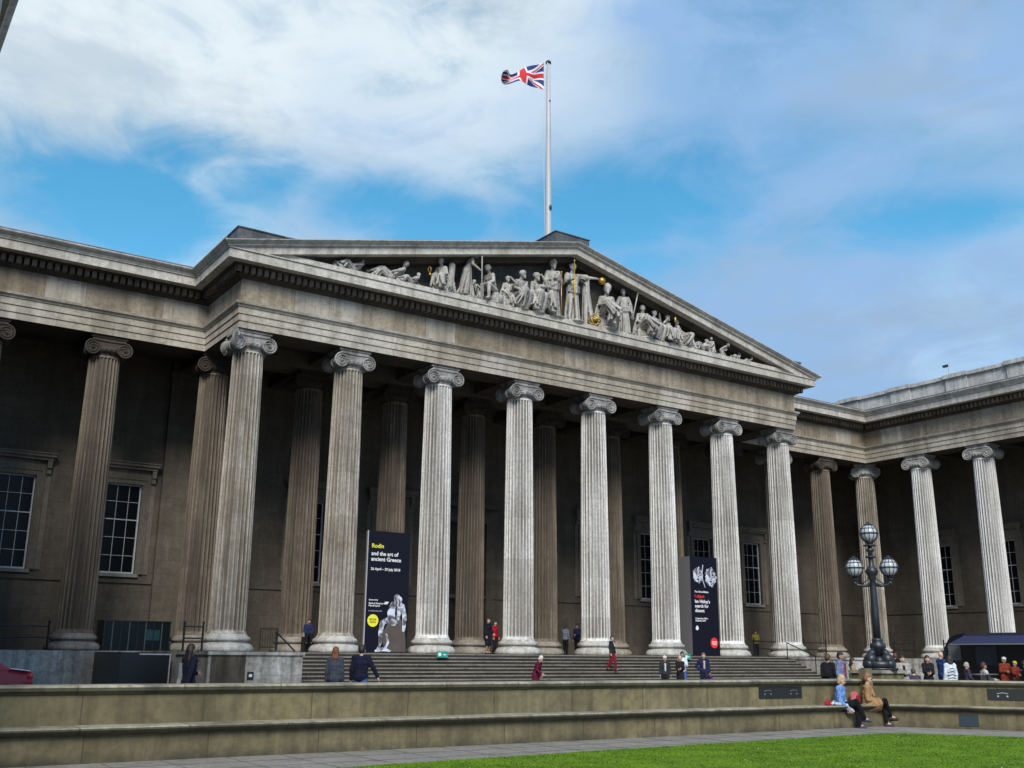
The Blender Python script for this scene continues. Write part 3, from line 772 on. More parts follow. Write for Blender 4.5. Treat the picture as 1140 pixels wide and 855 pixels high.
for i in range(4):
    a = i * PI / 2; ball(bm, (.30 * math.cos(a), .30 * math.sin(a), .22), .12, 10, 6)
lathe(bm, [(.17, .3), (.17, .52), (.22, .56), (.21, .64), (.13, .70), (.16, .74), (.12, .80)], 20)
obj('lamp_base', bm, m_iron, LP, smooth=True)
bm = bmesh.new()
lathe(bm, [(.105, .80), (.105, 1.4), (.09, 2.1), (.085, 2.30), (.12, 2.33), (.10, 2.38), (.15, 2.42), (.17, 2.52), (.12, 2.60), (.07, 2.66), (.065, 3.0), (.10, 3.03), (.11, 3.08), (.05, 3.12), (.055, 3.2), (.12, 3.26), (.13, 3.30)], 16)
obj('shaft', bm, m_iron, LP, smooth=True)
bm = bmesh.new()
for i in range(8):
    a = i * PI / 4; ball(bm, (.13 * math.cos(a), .13 * math.sin(a), 2.5), .045, 8, 6)
lathe(bm, [(.14, 2.86), (.15, 2.88), (.14, 2.90)], 16); lathe(bm, [(.16, 3.16), (.18, 3.18), (.16, 3.20)], 16)
obj('collar', bm, m_iron, LP, smooth=True)
def globe(px_, pz):
    g_ = obj('globe', (lambda b: (ball(b, (0, 0, 0), .235, 24, 16), b)[1])(bmesh.new()), m_globe, LP, smooth=True); g_.location = (px_, 0, pz)
    bm = bmesh.new()
    for i in range(12):
        a = 2 * PI * i / 12
        tube(bm, [(.243 * math.cos(a) * math.cos(t), .243 * math.sin(a) * math.cos(t), .243 * math.sin(t)) for t in [(-PI / 2 + .35) + (PI - .7) * k / 12 for k in range(13)]], .009, 5)
    for z, r in ((.0, .25), (.13, .21)):
        tube(bm, [(r * math.cos(2 * PI * k / 28), r * math.sin(2 * PI * k / 28), z) for k in range(28)], .016 if z == 0 else .008, 6, closed=True)
    lathe(bm, [(.12, .205), (.13, .225), (.10, .25), (.05, .27), (.05, .29), (.02, .31)], 16)
    lathe(bm, [(.13, -.215), (.10, -.24), (.06, -.27), (.09, -.29), (.09, -.31), (.04, -.34), (.03, -.40)], 16)
    obj('cage', bm, m_iron, g_)
LP.scale = (.96, .96, 1.02)
globe(0, 3.50)
for s_ in (-1, 1):
    globe(s_ * .46, 2.60)
    bm = bmesh.new(); tube(bm, [(s_ * .08, 0, 2.16), (s_ * .25, 0, 2.13), (s_ * .40, 0, 2.15), (s_ * .46, 0, 2.22)], [.05, .035, .035, .045], 8)
    tube(bm, [(s_ * .1, 0, 2.30), (s_ * .2, 0, 2.24), (s_ * .3, 0, 2.16)], .018, 6)
    ball(bm, (s_ * .46, 0, 2.2), .06, 8, 6); obj('arm', bm, m_iron, LP, smooth=True)

# ------------------------------------------------------------------ flagpole and flag
FX, FY = 17.1, .78
fp = thing('flagpole', 'tall slender white flagpole rising behind the apex of the pediment', 'flagpole', (FX, FY, 21.4))
bm = bmesh.new(); lathe(bm, [(.20, 0), (.20, .9), (.19, 1.0), (.15, 8), (.11, 12.5)], 16); obj('pole', bm, m_polew, fp, smooth=True)
bm = bmesh.new(); lathe(bm, [(.10, 12.5), (.17, 12.52), (.17, 12.62), (.08, 12.72), (.02, 12.76)], 14); obj('finial', bm, m_iron, fp, smooth=True)
bm = bmesh.new(); tube(bm, [(-.16, -.1, 12.5), (-.42, -.15, 9), (-.46, -.15, 6), (-.30, -.12, .6)], .016, 5); tube(bm, [(-.14, -.12, 12.5), (-.25, -.15, 7), (-.22, -.12, .7)], .014, 5); obj('halyard', bm, plain('rope', (.5, .5, .48), .8), fp)
bm = bmesh.new(); ball(bm, (0, -.19, 3.2), .09, 8, 6, (1, 1, 2)); ball(bm, (0, -.15, 10), .05, 8, 6); obj('cleat', bm, m_iron, fp)
def jack(u, v):
    x, y = u * 60 - 30, v * 30 - 15
    if abs(x) <= 3 or abs(y) <= 3: return 1
    if abs(x) <= 5 or abs(y) <= 5: return 0
    dd = 1 / math.sqrt(5)
    for sg in (1, -1):
        k = (x * sg * -1 + 2 * y * 1) * dd if sg == 1 else (x + 2 * y) * dd
        if abs(k) <= 3:
            q = k if (x * 1 < 0) else -k
            if sg == -1: q = -q if False else q
            return 1 if 0 > q >= -2 else 0
    return 2
bm = bmesh.new(); nu, nv = 90, 44; grid = []
for i in range(nu + 1):
    col = []
    for j in range(nv + 1):
        u = i / nu; v = j / nv
        topz = -.0 - 1.42 * min(1, u / .72) ** 1.15 * .82 - (0.22 * max(0, u - .72) / .28)
        botz = -1.78 + .14 * math.sin(u * 3) - .12 * u
        z = botz + (topz - botz) * v; z += .05 * math.sin(u * 14 + v * 2)
        x = -.1 - 2.75 * u + .25 * (1 - v) * (.0 + u * .2); y = .22 * math.sin(u * 9 + v * 2.4) * (.2 + u) + .12 * math.sin(u * 17 - v * 5) * u + .5 * u
        col.append(bm.verts.new((x, y, z)))
    grid.append(col)
for i in range(nu):
    for j in range(nv):
        f = bm.faces.new((grid[i][j], grid[i + 1][j], grid[i + 1][j + 1], grid[i][j + 1])); f.material_index = jack((i + .5) / nu, (j + .5) / nv)
fo = obj('flag', bm, [plain('flag_white', (.72, .72, .75), .8), plain('flag_red', (.55, .02, .03), .8), plain('flag_blue', (.015, .03, .16), .8)], smooth=True)
fo.location = (FX - .3, FY - .12, 33.75); fo.rotation_euler = (0, 0, 0)
md = fo.modifiers.new('t', 'SOLIDIFY'); md.thickness = .012
tag(fo, 'red white and blue union flag flying out to the left of the flagpole', 'flag')

# ------------------------------------------------------------------ security mast
sm = thing('camera_mast', 'thin grey mast with a small security camera on the right wing parapet', 'camera mast', (48.9, -2.9, 18.9))
bm = bmesh.new(); tube(bm, [(0, 0, 0), (0, 0, .95)], .045, 8); obj('mast', bm, m_polew, sm)
bm = bmesh.new(); box(bm, -.1, .1, 0, .42, .78, .92); tube(bm, [(0, 0, .95), (0, .25, .9)], .02, 6); obj('camera_housing', bm, m_iron, sm)

# ------------------------------------------------------------------ banners
def banner(name, label, x0, x1, h, y0, depth):
    t_ = thing(name, label, 'banner', (x0, y0, 0)); w = x1 - x0
    obj('front_panel', bx(0, w, -.03, 0, .05, h), m_navy, t_)
    obj('frame', bx(.0, w, .001, depth, .05, h - .01), m_bside, t_)
    obj('plinth', bx(-.03, w + .03, -.06, depth + .05, 0, .049), m_black, t_)
    return t_
b1 = banner('exhibition_banner', 'tall dark blue exhibition banner with a pale sculpture and a yellow disc, left bays', 6.0, 8.13, 5.38, -.6, .22)
text(b1, 'Rodin', .26, (.17, -.032, 4.62), m_yel); text(b1, 'and the art of\nancient Greece', .245, (.17, -.032, 4.28), m_white)
text(b1, '26 April \u2013 29 July 2018', .16, (.17, -.032, 3.62), m_white)
text(b1, 'Sponsored by', .08, (.14, -.032, 2.28), m_white); text(b1, 'Bank of America\nMerrill Lynch', .105, (.14, -.032, 2.12), m_white); text(b1, 'In collaboration with', .08, (.14, -.032, 1.80), m_grey)
bm = bmesh.new(); box(bm, 1.13 - .25, 1.13 - .05, -.036, -.031, 2.13, 2.18); box(bm, 1.13 - .19, 1.13, -.036, -.031, 2.19, 2.24); obj('emblem', bm, m_white, b1)
bm = bmesh.new(); lathe(bm, [(.27, 0), (.27, .006)], 32); o = obj('disc', bm, m_yel, b1); o.location = (.38, -.031, 1.40); o.rotation_euler = (PI / 2, 0, 0)
text(b1, 'BOOK\nNOW', .12, (.38, -.040, 1.41), m_bronze, align='CENTER')
def flat(parent, pts, m, y, name='printed_figure', th=.004):
    bm = bmesh.new(); lo = [bm.verts.new((x, y, z)) for x, z in pts]; hi = [bm.verts.new((x, y + th, z)) for x, z in pts]
    bm.faces.new(lo); bm.faces.new(hi[::-1])
    for j in range(len(pts)): bm.faces.new((lo[j], hi[j], hi[(j + 1) % len(pts)], lo[(j + 1) % len(pts)]))
    return obj(name, bm, m, parent)
# generic carved stone group: rough block with two abstract upright pale forms
flat(b1, [(1.02, .06), (.95, .35), (.80, .75), (1.05, 1.15), (1.25, 1.5), (1.45, 1.7), (1.75, 1.55), (1.98, 1.15), (2.05, .6), (2.08, .06)], m_bronze, -.036)
def limb(parent, pts, r, m, y):
    bm = bmesh.new(); tube(bm, [(x, 0, z) for x, z in pts], r, 8)
    for v in bm.verts: v.co.y = v.co.y * .04
    o = obj('printed_figure', bm, m, parent); o.location = (0, y, 0); return o
m_print, t, p = new_mat('printed_photo'); q = t.nodes.new('ShaderNodeTexNoise'); q.inputs['Scale'].default_value = 3.2; q.inputs['Detail'].default_value = 4; q.inputs['Distortion'].default_value = 1.2
g = t.nodes.new('ShaderNodeTexCoord'); t.links.new(g.outputs['Object'], q.inputs['Vector']); cr = t.nodes.new('ShaderNodeValToRGB'); t.links.new(q.outputs[0], cr.inputs[0])
cr.color_ramp.elements[0].position = .38; cr.color_ramp.elements[0].color = (.07, .065, .075, 1); cr.color_ramp.elements[1].position = .60; cr.color_ramp.elements[1].color = (.62, .66, .78, 1)
t.links.new(cr.outputs[0], p.inputs['Base Color']); p.inputs['Roughness'].default_value = .7
bm = bmesh.new()
for pts, r_ in [([(.62, .12), (.74, .45), (.72, .85), (.80, 1.30)], [.07, .08, .11, .13]), ([(.80, 1.32), (1.10, 1.45), (1.38, 1.30)], [.12, .12, .12]), ([(.50, .09), (.85, .16), (1.25, .10)], [.05, .09, .05]), ([(.95, .15), (1.12, .45), (1.02, .80)], [.05, .07, .06]),
        ([(1.30, 1.30), (1.22, 1.75), (1.30, 2.12)], [.13, .20, .14]), ([(1.88, 1.0), (1.92, 1.55), (1.80, 2.08)], [.08, .12, .10]), ([(1.30, 2.14), (1.52, 2.28), (1.78, 2.10)], [.09, .08, .08]), ([(1.55, 1.35), (1.62, 1.75), (1.56, 2.2)], [.07, .10, .09])]:
    for (xa, za), (xb, zb_), ra2, rb2 in zip(pts, pts[1:], r_, r_[1:]): capsule(bm, (xa, 0, za), ra2, (xb, 0, zb_), rb2)
ball(bm, (1.50, 0, 2.42), .17); ball(bm, (1.64, 0, 2.36), .13)
me = remesh(bm, .03, 4)
for v_ in me.vertices: v_.co.y *= .06
fg_ = obj('printed_figure', me, m_print, b1); fg_.location = (.05, -.046, 0)
obj('edge_strip', bx(-.035, -.001, -.035, .02, .05, 5.38), m_polew, b1)
b2 = banner('exhibition_banner', 'narrow black exhibition banner with two pale carved faces and a red disc, right bays', 25.8, 27.85, 5.40, -.6, .95)
text(b2, 'The Citi exhibition', .14, (.25, -.032, 3.42), m_white); text(b2, 'I object', .24, (.25, -.032, 3.14), m_red)
text(b2, "Ian Hislop's\nsearch for\ndissent", .25, (.25, -.032, 2.86), m_white); text(b2, '6 September 2018 \u2013\n20 January 2019', .12, (.25, -.032, 1.98), m_white)
bm = bmesh.new(); ball(bm, (.36, -.034, 1.48), .12, 10, 8, (1, .05, .8)); box(bm, .30, .42, -.04, -.031, 1.50, 1.62); obj('emblem', bm, m_white, b2)
bm = bmesh.new(); lathe(bm, [(.28, 0), (.28, .006)], 32); o = obj('disc', bm, m_red, b2); o.location = (1.62, -.031, .72); o.rotation_euler = (PI / 2, 0, 0)
text(b2, 'BOOK\nNOW', .12, (1.62, -.040, .73), m_white, align='CENTER')
for cx, cz, rx, rz2 in ((.55, 4.38, .30, .36), (1.52, 4.30, .36, .46)):
    bm = bmesh.new()
    for k in range(14):
        an = 2 * PI * k / 14; q_ = 1 + .10 * math.sin(k * 2.3 + cx); capsule(bm, (0, 0, 0), .16, (rx * math.cos(an) * q_, 0, rz2 * math.sin(an) * q_), .09, 8)
    me = remesh(bm, .03, 3)
    for v_ in me.vertices: v_.co.y *= .05
    f_ = obj('printed_mask', me, m_print, b2); f_.location = (cx, -.046, cz)
    bm = bmesh.new()
    for ex2, ez, sr in ((-.13, .10, .055), (.14, .12, .06), (.02, -.10, .05), (-.02, -.24, .07)): ball(bm, (ex2, -.012, ez), sr, 10, 6, (1.2, .15, .7))
    obj('printed_shadow', bm, m_navy, f_)
bm = bmesh.new(); tube(bm, [(.95, -.045, 4.95), (.86, -.045, 4.5), (.90, -.045, 4.1), (1.06, -.045, 3.72)], .022, 6); obj('printed_line', bm, m_lav, b2)

# ------------------------------------------------------------------ green stair signs
def gsign(x, y, z, w, label):
    t_ = thing('step_sign', label, 'sign', (x, y, z), 0, 'green signs on the top step')
    obj('sign_panel', bx(-w / 2, w / 2, -.02, 0, 0, .26), m_teal, t_)
    bm = bmesh.new(); box(bm, -w / 2 + .06, -w / 2 + .2, -.026, -.021, .06, .2); box(bm, w / 2 - .25, w / 2 - .1, -.026, -.021, .1, .14); obj('sign_symbol', bm, m_white, t_)
    obj('stand', bx(-w / 2 + .05, w / 2 - .05, .001, .12, 0, .05), m_iron, t_)
gsign(9.35, -1.75, -.16, .56, 'small green sign on the steps in front of the third front column')
gsign(24.3, -1.75, -.16, .45, 'small green sign on the steps left of the black banner')

# ------------------------------------------------------------------ railings
rg = 'black iron railings between the columns'
def railing(x0, y0, x1, y1, label, z=0, hs=(.5, .95), posts=3):
    t_ = thing('railing', label, 'railing', (x0, y0, z), math.atan2(y1 - y0, x1 - x0), rg); ln = math.hypot(x1 - x0, y1 - y0)
    for h in hs:
        bm = bmesh.new(); tube(bm, [(0, 0, h), (ln, 0, h)], .03, 8); obj('rail', bm, m_black, t_)
    for k in range(posts):
        x = ln * k / (posts - 1); bm = bmesh.new(); tube(bm, [(x, 0, 0), (x, 0, 1.12)], .045, 8); ball(bm, (x, 0, 1.14), .06, 8, 6); obj('post', bm, m_black, t_)
railing(-9.0, D - .9, -6.2, D - .9, 'black two rail railing at far left beside the leftmost wing column', posts=2)
railing(-2.1, -1.1, -1.35, -1.1, 'short black railing in front of the left corner column of the portico', posts=2)
railing(X7 + 1.4, D - .5, X7 + 3.6, D - .5, 'black railing just right of the right corner column of the portico', posts=2)
railing(X7 + 6.1, D - .5, X7 + 8.3, D - .5, 'black railing right of the first brown wing column behind the lamp', posts=2)
railing(XE - .9, 2.6, XE - .9, 1.0, 'black railing on the right wing podium behind the lamp post', posts=2)
railing(XE - .9, -1.2, XE - .9, -3.8, 'black railing between the first two pale columns of the right wing', posts=2)
railing(30.4, 3.6, 33.0, 3.6, 'black barrier railing between the two rightmost portico columns', posts=3)
# stair handrails
def handrail(x, y0, z0, y1, z1, label):
    t_ = thing('handrail', label, 'handrail', (x, y0, z0), 0, 'stair handrails')
    bm = bmesh.new(); tube(bm, [(0, 0, .95), (0, y1 - y0, z1 - z0 + .95)], .03, 8); obj('rail', bm, m_black, t_)
    for f_ in (0, 1):
        bm = bmesh.new(); tube(bm, [(0, (y1 - y0) * f_, (z1 - z0) * f_), (0, (y1 - y0) * f_, (z1 - z0) * f_ + .95)], .028, 8); obj('post', bm, m_black, t_)
handrail(XS1 - .45, -1.35, -.15, -3.35, -.9, 'slanting black handrail in front of the right corner column of the portico')
handrail(XS0 + .35, -1.35, -.15, -3.35, -.9, 'slanting black handrail at the left end of the stairs')
t_ = thing('barrier', 'small square black metal barrier beside the left corner column base', 'barrier', (1.35, -.3, 0))
bm = bmesh.new()
for a in (((0, 0, .1), (0, 0, .95)), ((.75, 0, .1), (.75, 0, .95)), ((0, 0, .95), (.75, 0, .95)), ((0, 0, .2), (.75, 0, .2))): tube(bm, a, .025, 6)
obj('barrier_frame', bm, m_black, t_)
bm = bmesh.new()
for k in range(1, 7): tube(bm, [(k * .107, 0, .2), (k * .107, 0, .95)], .008, 5)
obj('barrier_bars', bm, m_black, t_)

# ------------------------------------------------------------------ glass lobby and lift doorway (left)
gl = thing('glass_enclosure', 'dark glass enclosure with black mullions on the left podium between two columns', 'glass enclosure', (-3.95, 4.02, 0))
obj('glass_box', bx(0, 2.8, 0, 1.3, .02, 1.22), plain('tinted_glass', (.006, .012, .014), .3, spec=.25), gl)
m_mul = plain('mullion_grey', (.07, .09, .095), .5)
for k in range(9):
    obj('mullion', bx(k * .346 - .02, k * .346 + .02, -.03, -.002, 0, 1.22), m_mul if k % 2 else m_black, gl)
obj('top_rail', bx(-.04, 2.84, -.04, 1.32, 1.221, 1.27), m_black, gl)
obj('poster', bx(1.75, 2.35, -.012, -.003, .45, .9), plain('poster_teal', (.01, .045, .055), .4), gl)
ld = thing('service_doorway', 'black open service doorway with a pale frame set between the left podium and stair wall', 'doorway', (-4.42, -1.0, GZ))
obj('dark_opening', bx(.02, 1.90, 0, 4.3, 0, 1.60), m_black, ld)
bm = bmesh.new(); box(bm, .70, 1.90, -.05, -.002, 1.50, 1.55); box(bm, 1.86, 1.90, -.05, -.002, 0, 1.499); obj('door_frame', bm, m_polew, ld)
wb = thing('meter_box', 'white cabinet with an orange round warning sign beside the dark service doorway', 'cabinet', (-2.42, -3.4, GZ))
obj('cabinet_body', bx(-.5, -.02, -.15, .15, 0, 1.22), plain('cabinet_white', (.35, .36, .35), .6), wb)
bm = bmesh.new(); lathe(bm, [(.12, 0), (.12, .02)], 20); o = obj('warning_sign', bm, plain('sign_orange', (.75, .42, .02), .5), wb); o.location = (-.26, -.151, .95); o.rotation_euler = (PI / 2, 0, 0)
# dark bin and planter on the platform
for x, y, lab in ((31.7, 3.0, 'dark litter bin standing inside the portico between the two rightmost columns'), (8.75, 1.9, 'dark bin in shadow beside the blue exhibition banner')):
    t_ = thing('litter_bin', lab, 'bin', (x, y, 0), 0)
    bm = bmesh.new(); lathe(bm, [(.36, 0), (.42, .05), (.44, .85), (.46, .9)], 20); obj('bin_body', bm, plain('bin_dark', (.03, .04, .05), .5), t_, smooth=True)
    bm = bmesh.new(); lathe(bm, [(.47, .9), (.45, .98), (.25, 1.05), (.1, 1.07)], 20); obj('lid', bm, m_black, t_, smooth=True)

# ------------------------------------------------------------------ food truck
m_tn = plain('truck_navy', (.005, .006, .012), .3, var=.15)
TK = thing('food_truck', 'dark navy catering truck with an extended blue awning parked before the right wing', 'food truck', (38.0, -7.6, GZ))
# local axes: x depth away from camera (0 = serving side), y negative = along the side
bm = bmesh.new()
side = [(0, .45), (0, 2.6), (.12, 2.88), (.35, 3.0), (1.85, 3.0), (2.08, 2.88), (2.2, 2.6), (2.2, .45)]
def prism_y(bm, poly, y0, y1, mi=0):
    lo = [bm.verts.new((x, y0, z)) for x, z in poly]; hi = [bm.verts.new((x, y1, z)) for x, z in poly]
    bm.faces.new(lo); bm.faces.new(hi[::-1])
    for j in range(len(poly)): bm.faces.new((lo[j], hi[j], hi[(j + 1) % len(poly)], lo[(j + 1) % len(poly)]))
prism_y(bm, side, -9.6, -1.3)
obj('body', bm, m_tn, TK)
bm = bmesh.new()
cabp = [(-.1, .5), (0, 1.2), (-.15, 2.3), (-.45, 2.75), (-1.0, 2.95), (-1.299, 2.97), (-1.299, .5)]
lo = [bm.verts.new((.03, y, z)) for y, z in cabp]; hi = [bm.verts.new((2.17, y, z)) for y, z in cabp]
bm.faces.new(lo); bm.faces.new(hi[::-1])
for j in range(len(cabp)): bm.faces.new((lo[j], hi[j], hi[(j + 1) % len(cabp)], lo[(j + 1) % len(cabp)]))
cb = obj('cab', bm, m_tn, TK)
obj('side_window', bx(.005, .028, -1.1, -.35, 1.55, 2.35), plain('truck_glass', (.10, .12, .13), .1), cb)
bm = bmesh.new(); tube(bm, [(-.15, -.2, 1.5), (-.18, -.2, 2.05)], .07, 8); tube(bm, [(.05, -.25, 1.9), (-.15, -.2, 1.9)], .02, 6); obj('wing_mirror', bm, m_black, cb)
obj('serving_hatch', bx(-.012, -.001, -8.3, -3.4, 1.15, 2.5), m_black, TK)
obj('hatch_window', bx(-.02, -.013, -3.2, -2.0, 1.3, 2.3), plain('hatch_glass', (.03, .045, .07), .2), TK)
bm = bmesh.new(); lo = [bm.verts.new(p_) for p_ in ((-.02, -8.6, 2.85), (-.02, -1.4, 2.85), (-1.15, -1.2, 2.42), (-1.15, -8.8, 2.42))]; hi = [bm.verts.new((v.co.x, v.co.y, v.co.z - .05)) for v in lo]
bm.faces.new(lo); bm.faces.new(hi[::-1])
for j in range(4): bm.faces.new((lo[j], hi[j], hi[(j + 1) % 4], lo[(j + 1) % 4]))
obj('awning', bm, plain('awning_blue', (.016, .020, .07), .8), TK)
bm = bmesh.new(); tube(bm, [(-1.17, -8.8, 2.38), (-1.17, -1.2, 2.38)], .03, 6); obj('awning_bar', bm, plain('bar_silver', (.35, .36, .38), .4, .6), TK)
obj('counter', bx(-.35, -.021, -8.2, -3.5, 1.05, 1.13), plain('counter_steel', (.25, .26, .27), .35, .7), TK)
obj('poster', bx(-.05, -.03, -9.5, -8.75, 1.3, 2.45), plain('poster_white', (.55, .58, .68), .6, var=.3, scale=3), TK)
for y in (-1.3, -7.6):
    for x in (.15, 2.05):
        bm = bmesh.new(); lathe(bm, [(.2, -.12), (.42, -.12), (.45, -.06), (.45, .06), (.42, .12), (.2, .12)], 24); wh = obj('wheel', bm, m_black, TK, smooth=True); wh.location = (x, y, .45); wh.rotation_euler = (0, PI / 2, 0)
        bm = bmesh.new(); lathe(bm, [(.2, -.1), (.21, .1)], 16); obj('rim', bm, plain('rim_grey', (.3, .3, .32), .4, .7), wh)

# ------------------------------------------------------------------ red car (rear end enters at the left)
CR = thing('parked_car', 'dark red hatchback car at the far left, only its rear visible above the wall', 'car', (-8.72, -8.4, GZ), 0)
m_car = plain('car_red', (.30, .006, .02), .22, var=.05)
prof = [(0, .35), (.02, .62), (-.05, .98), (-.30, 1.05), (-.62, 1.07), (-1.25, 1.44), (-2.3, 1.47), (-3.05, 1.05), (-3.9, .92), (-4.12, .7), (-4.15, .35)]
bm = bmesh.new(); R_ = []
for yy, ins, dz in ((-.0, 1, 0), (.06, 0, 0), (.80, 0, .015), (1.60, 0, 0), (1.66, 1, 0)):
    r = []
    for x, z in prof:
        zz = z; k = .0
        if z > 1.1: k = 1
        cx_ = -2.05; x2 = cx_ + (x - cx_) * (1 - .015 * ins); y2 = yy
        if k: y2 = .83 + (yy - .83) * .82
        r.append(bm.verts.new((x2, y2, zz + dz)))
    R_.append(r)
for a, b in zip(R_, R_[1:]):
    for j in range(len(prof)): bm.faces.new((a[j], a[(j + 1) % len(prof)], b[(j + 1) % len(prof)], b[j]))
bm.faces.new(R_[0]); bm.faces.new(R_[-1][::-1])
obj('body', bm, m_car, CR, smooth=True)
bm = bmesh.new(); 
for yy in (.115, 1.56 - .015):
    poly = [(-.85, 1.12), (-1.28, 1.38), (-2.25, 1.41), (-2.85, 1.10)]
    lo = [bm.verts.new((x, yy - .02, z)) for x, z in poly]; hi = [bm.verts.new((x, yy + .0, z)) for x, z in poly]
    bm.faces.new(lo); bm.faces.new(hi[::-1])
    for j in range(4): bm.faces.new((lo[j], hi[j], hi[(j + 1) % 4], lo[(j + 1) % 4]))
obj('side_window', bm, m_glass, CR)
for yy in (-.015, 1.55):
    bm = bmesh.new(); ball(bm, (-.09, yy + .10, .86), .13, 12, 8, (.9, .9, .85)); obj('tail_light', bm, plain('tail_light_red', (.75, .03, .02), .15), CR, smooth=True)
bm = bmesh.new(); tube(bm, [(-.66, .0, 1.085), (-.10, -.02, 1.02)], .018, 6); obj('chrome_strip', bm, plain('chrome', (.7, .7, .72), .15, .8), CR)
obj('number_plate', bx(.0, .03, .6, 1.1, .5, .62), m_white, CR)
for x in (-.72, -3.35):
    for yy, s_ in ((.0, -1), (1.66, 1)):
        bm = bmesh.new(); lathe(bm, [(.20, -.10), (.30, -.11), (.33, -.06), (.33, .06), (.30, .11), (.2, .10)], 28); wh = obj('wheel', bm, m_black, CR, smooth=True)
        wh.location = (x, yy + s_ * .02, .33); wh.rotation_euler = (PI / 2, 0, 0)
        bm = bmesh.new()
        for k in range(7):
            a = 2 * PI * k / 7; tube(bm, [(.03 * math.cos(a), .03 * math.sin(a), .0), (.215 * math.cos(a), .215 * math.sin(a), .0)], .03, 5)
        tube(bm, [(.215 * math.cos(2 * PI * k / 24), .215 * math.sin(2 * PI * k / 24), 0) for k in range(24)], .022, 6, closed=True)
        o = obj('rim', bm, plain('rim_silver', (.5, .5, .52), .3, .8), wh); o.location = (0, 0, .09 * (1 if s_ < 0 else -1))

# ------------------------------------------------------------------ people
def V(*a): return Vector(a)
def skeleton(pose='stand', lean=0, arms=('down', 'down'), stride=.0):
    J = dict(pelvis=V(0, 0, .95), waist=V(0, 0, 1.08), chest=V(0, 0, 1.28), neck=V(0, .01, 1.44), head=V(0, -.015, 1.60),
             shL=V(.17, 0, 1.40), shR=V(-.17, 0, 1.40), elL=V(.235, .02, 1.13), elR=V(-.235, .02, 1.13), wrL=V(.25, -.06, .89), wrR=V(-.25, -.06, .89),
             hiL=V(.085, 0, .93), hiR=V(-.085, 0, .93), knL=V(.095, -.02, .50), knR=V(-.095, -.02, .50), anL=V(.10, .02, .09), anR=V(-.10, .02, .09))
    A = dict(fold=(V(.21, -.02, 1.13), V(.02, -.23, 1.13)), up=(V(.30, -.05, 1.32), V(.16, -.14, 1.50)), fwd=(V(.22, -.10, 1.17), V(.17, -.33, 1.13)), out=(V(.31, .0, 1.18), V(.42, -.05, .96)),
             hip=(V(.34, .08, 1.14), V(.17, -.02, 1.0)), down=(V(.235, .02, 1.13), V(.25, -.06, .89)), lap=(V(.22, -.05, 1.14), V(.10, -.24, .98)), back=(V(.25, .16, 1.15), V(.27, .22, .92)), head=(V(.30, -.22, 1.38), V(.10, -.16, 1.60)), reach=(V(.40, -.06, 1.36), V(.66, -.10, 1.36)))
    for s_, k in (('L', arms[0]), ('R', arms[1])):
        e, w = A[k]; sx = 1 if s_ == 'L' else -1
        J['el' + s_] = V(e.x * sx, e.y, e.z); J['wr' + s_] = V(w.x * sx, w.y, w.z)
    if pose == 'walk':
        d = stride or .26
        J['knL'] += V(0, -d * .55, .02); J['anL'] += V(0, -d, .0); J['knR'] += V(0, d * .15, .0); J['anR'] += V(0, d * 1.1, .05)
    if pose in ('sit', 'cross', 'sitwide'):
        dz = -.48
        for k in J:
            if k[:2] not in ('kn', 'an'): J[k] = J[k] + V(0, 0, dz)
        J['knL'] = V(.11, -.44, .50); J['knR'] = V(-.11, -.44, .50); J['anL'] = V(.12, -.46, .09); J['anR'] = V(-.12, -.40, .09)
        if pose == 'cross': J['knR'] = V(-.03, -.46, .62); J['anR'] = V(.19, -.58, .24)
        if pose == 'sitwide': J['knL'].x = .24; J['knR'].x = -.24; J['anL'].x = .2; J['anR'].x = -.2; J['anR'].y = -.2
    if lean:
        c = J['pelvis']; Rm = Matrix.Rotation(lean, 4, 'X')
        for k in ('waist', 'chest', 'neck', 'head', 'shL', 'shR', 'elL', 'elR', 'wrL', 'wrR'): J[k] = c + Rm @ (J[k] - c)
    return J
def torso_caps(bm, J, g):
    def bar(c, w, r): capsule(bm, c - (J['shL'] - J['shR']).normalized() * w, r + g, c + (J['shL'] - J['shR']).normalized() * w, r + g)
    capsule(bm, J['shL'], .065 + g, J['shR'], .065 + g); bar(J['chest'], .075, .105); bar(J['chest'] * .5 + J['waist'] * .5, .06, .10); bar(J['waist'], .055, .095); bar(J['pelvis'], .07, .105)
    capsule(bm, J['chest'], .10 + g, J['waist'], .095 + g); capsule(bm, J['waist'], .095 + g, J['pelvis'], .11 + g)
    capsule(bm, J['neck'] - V(0, 0, .07), .07 + g, J['chest'], .11 + g)
def arm_caps(bm, J, g, s_, full=True):
    capsule(bm, J['sh' + s_], .055 + g, J['el' + s_], .043 + g)
    if full: capsule(bm, J['el' + s_], .042 + g, J['wr' + s_], .030 + g)
def leg_caps(bm, J, g, s_, low=True):
    capsule(bm, J['hi' + s_], .088 + g, J['kn' + s_], .058 + g)
    if low: capsule(bm, J['kn' + s_], .055 + g, J['an' + s_], .038 + g)
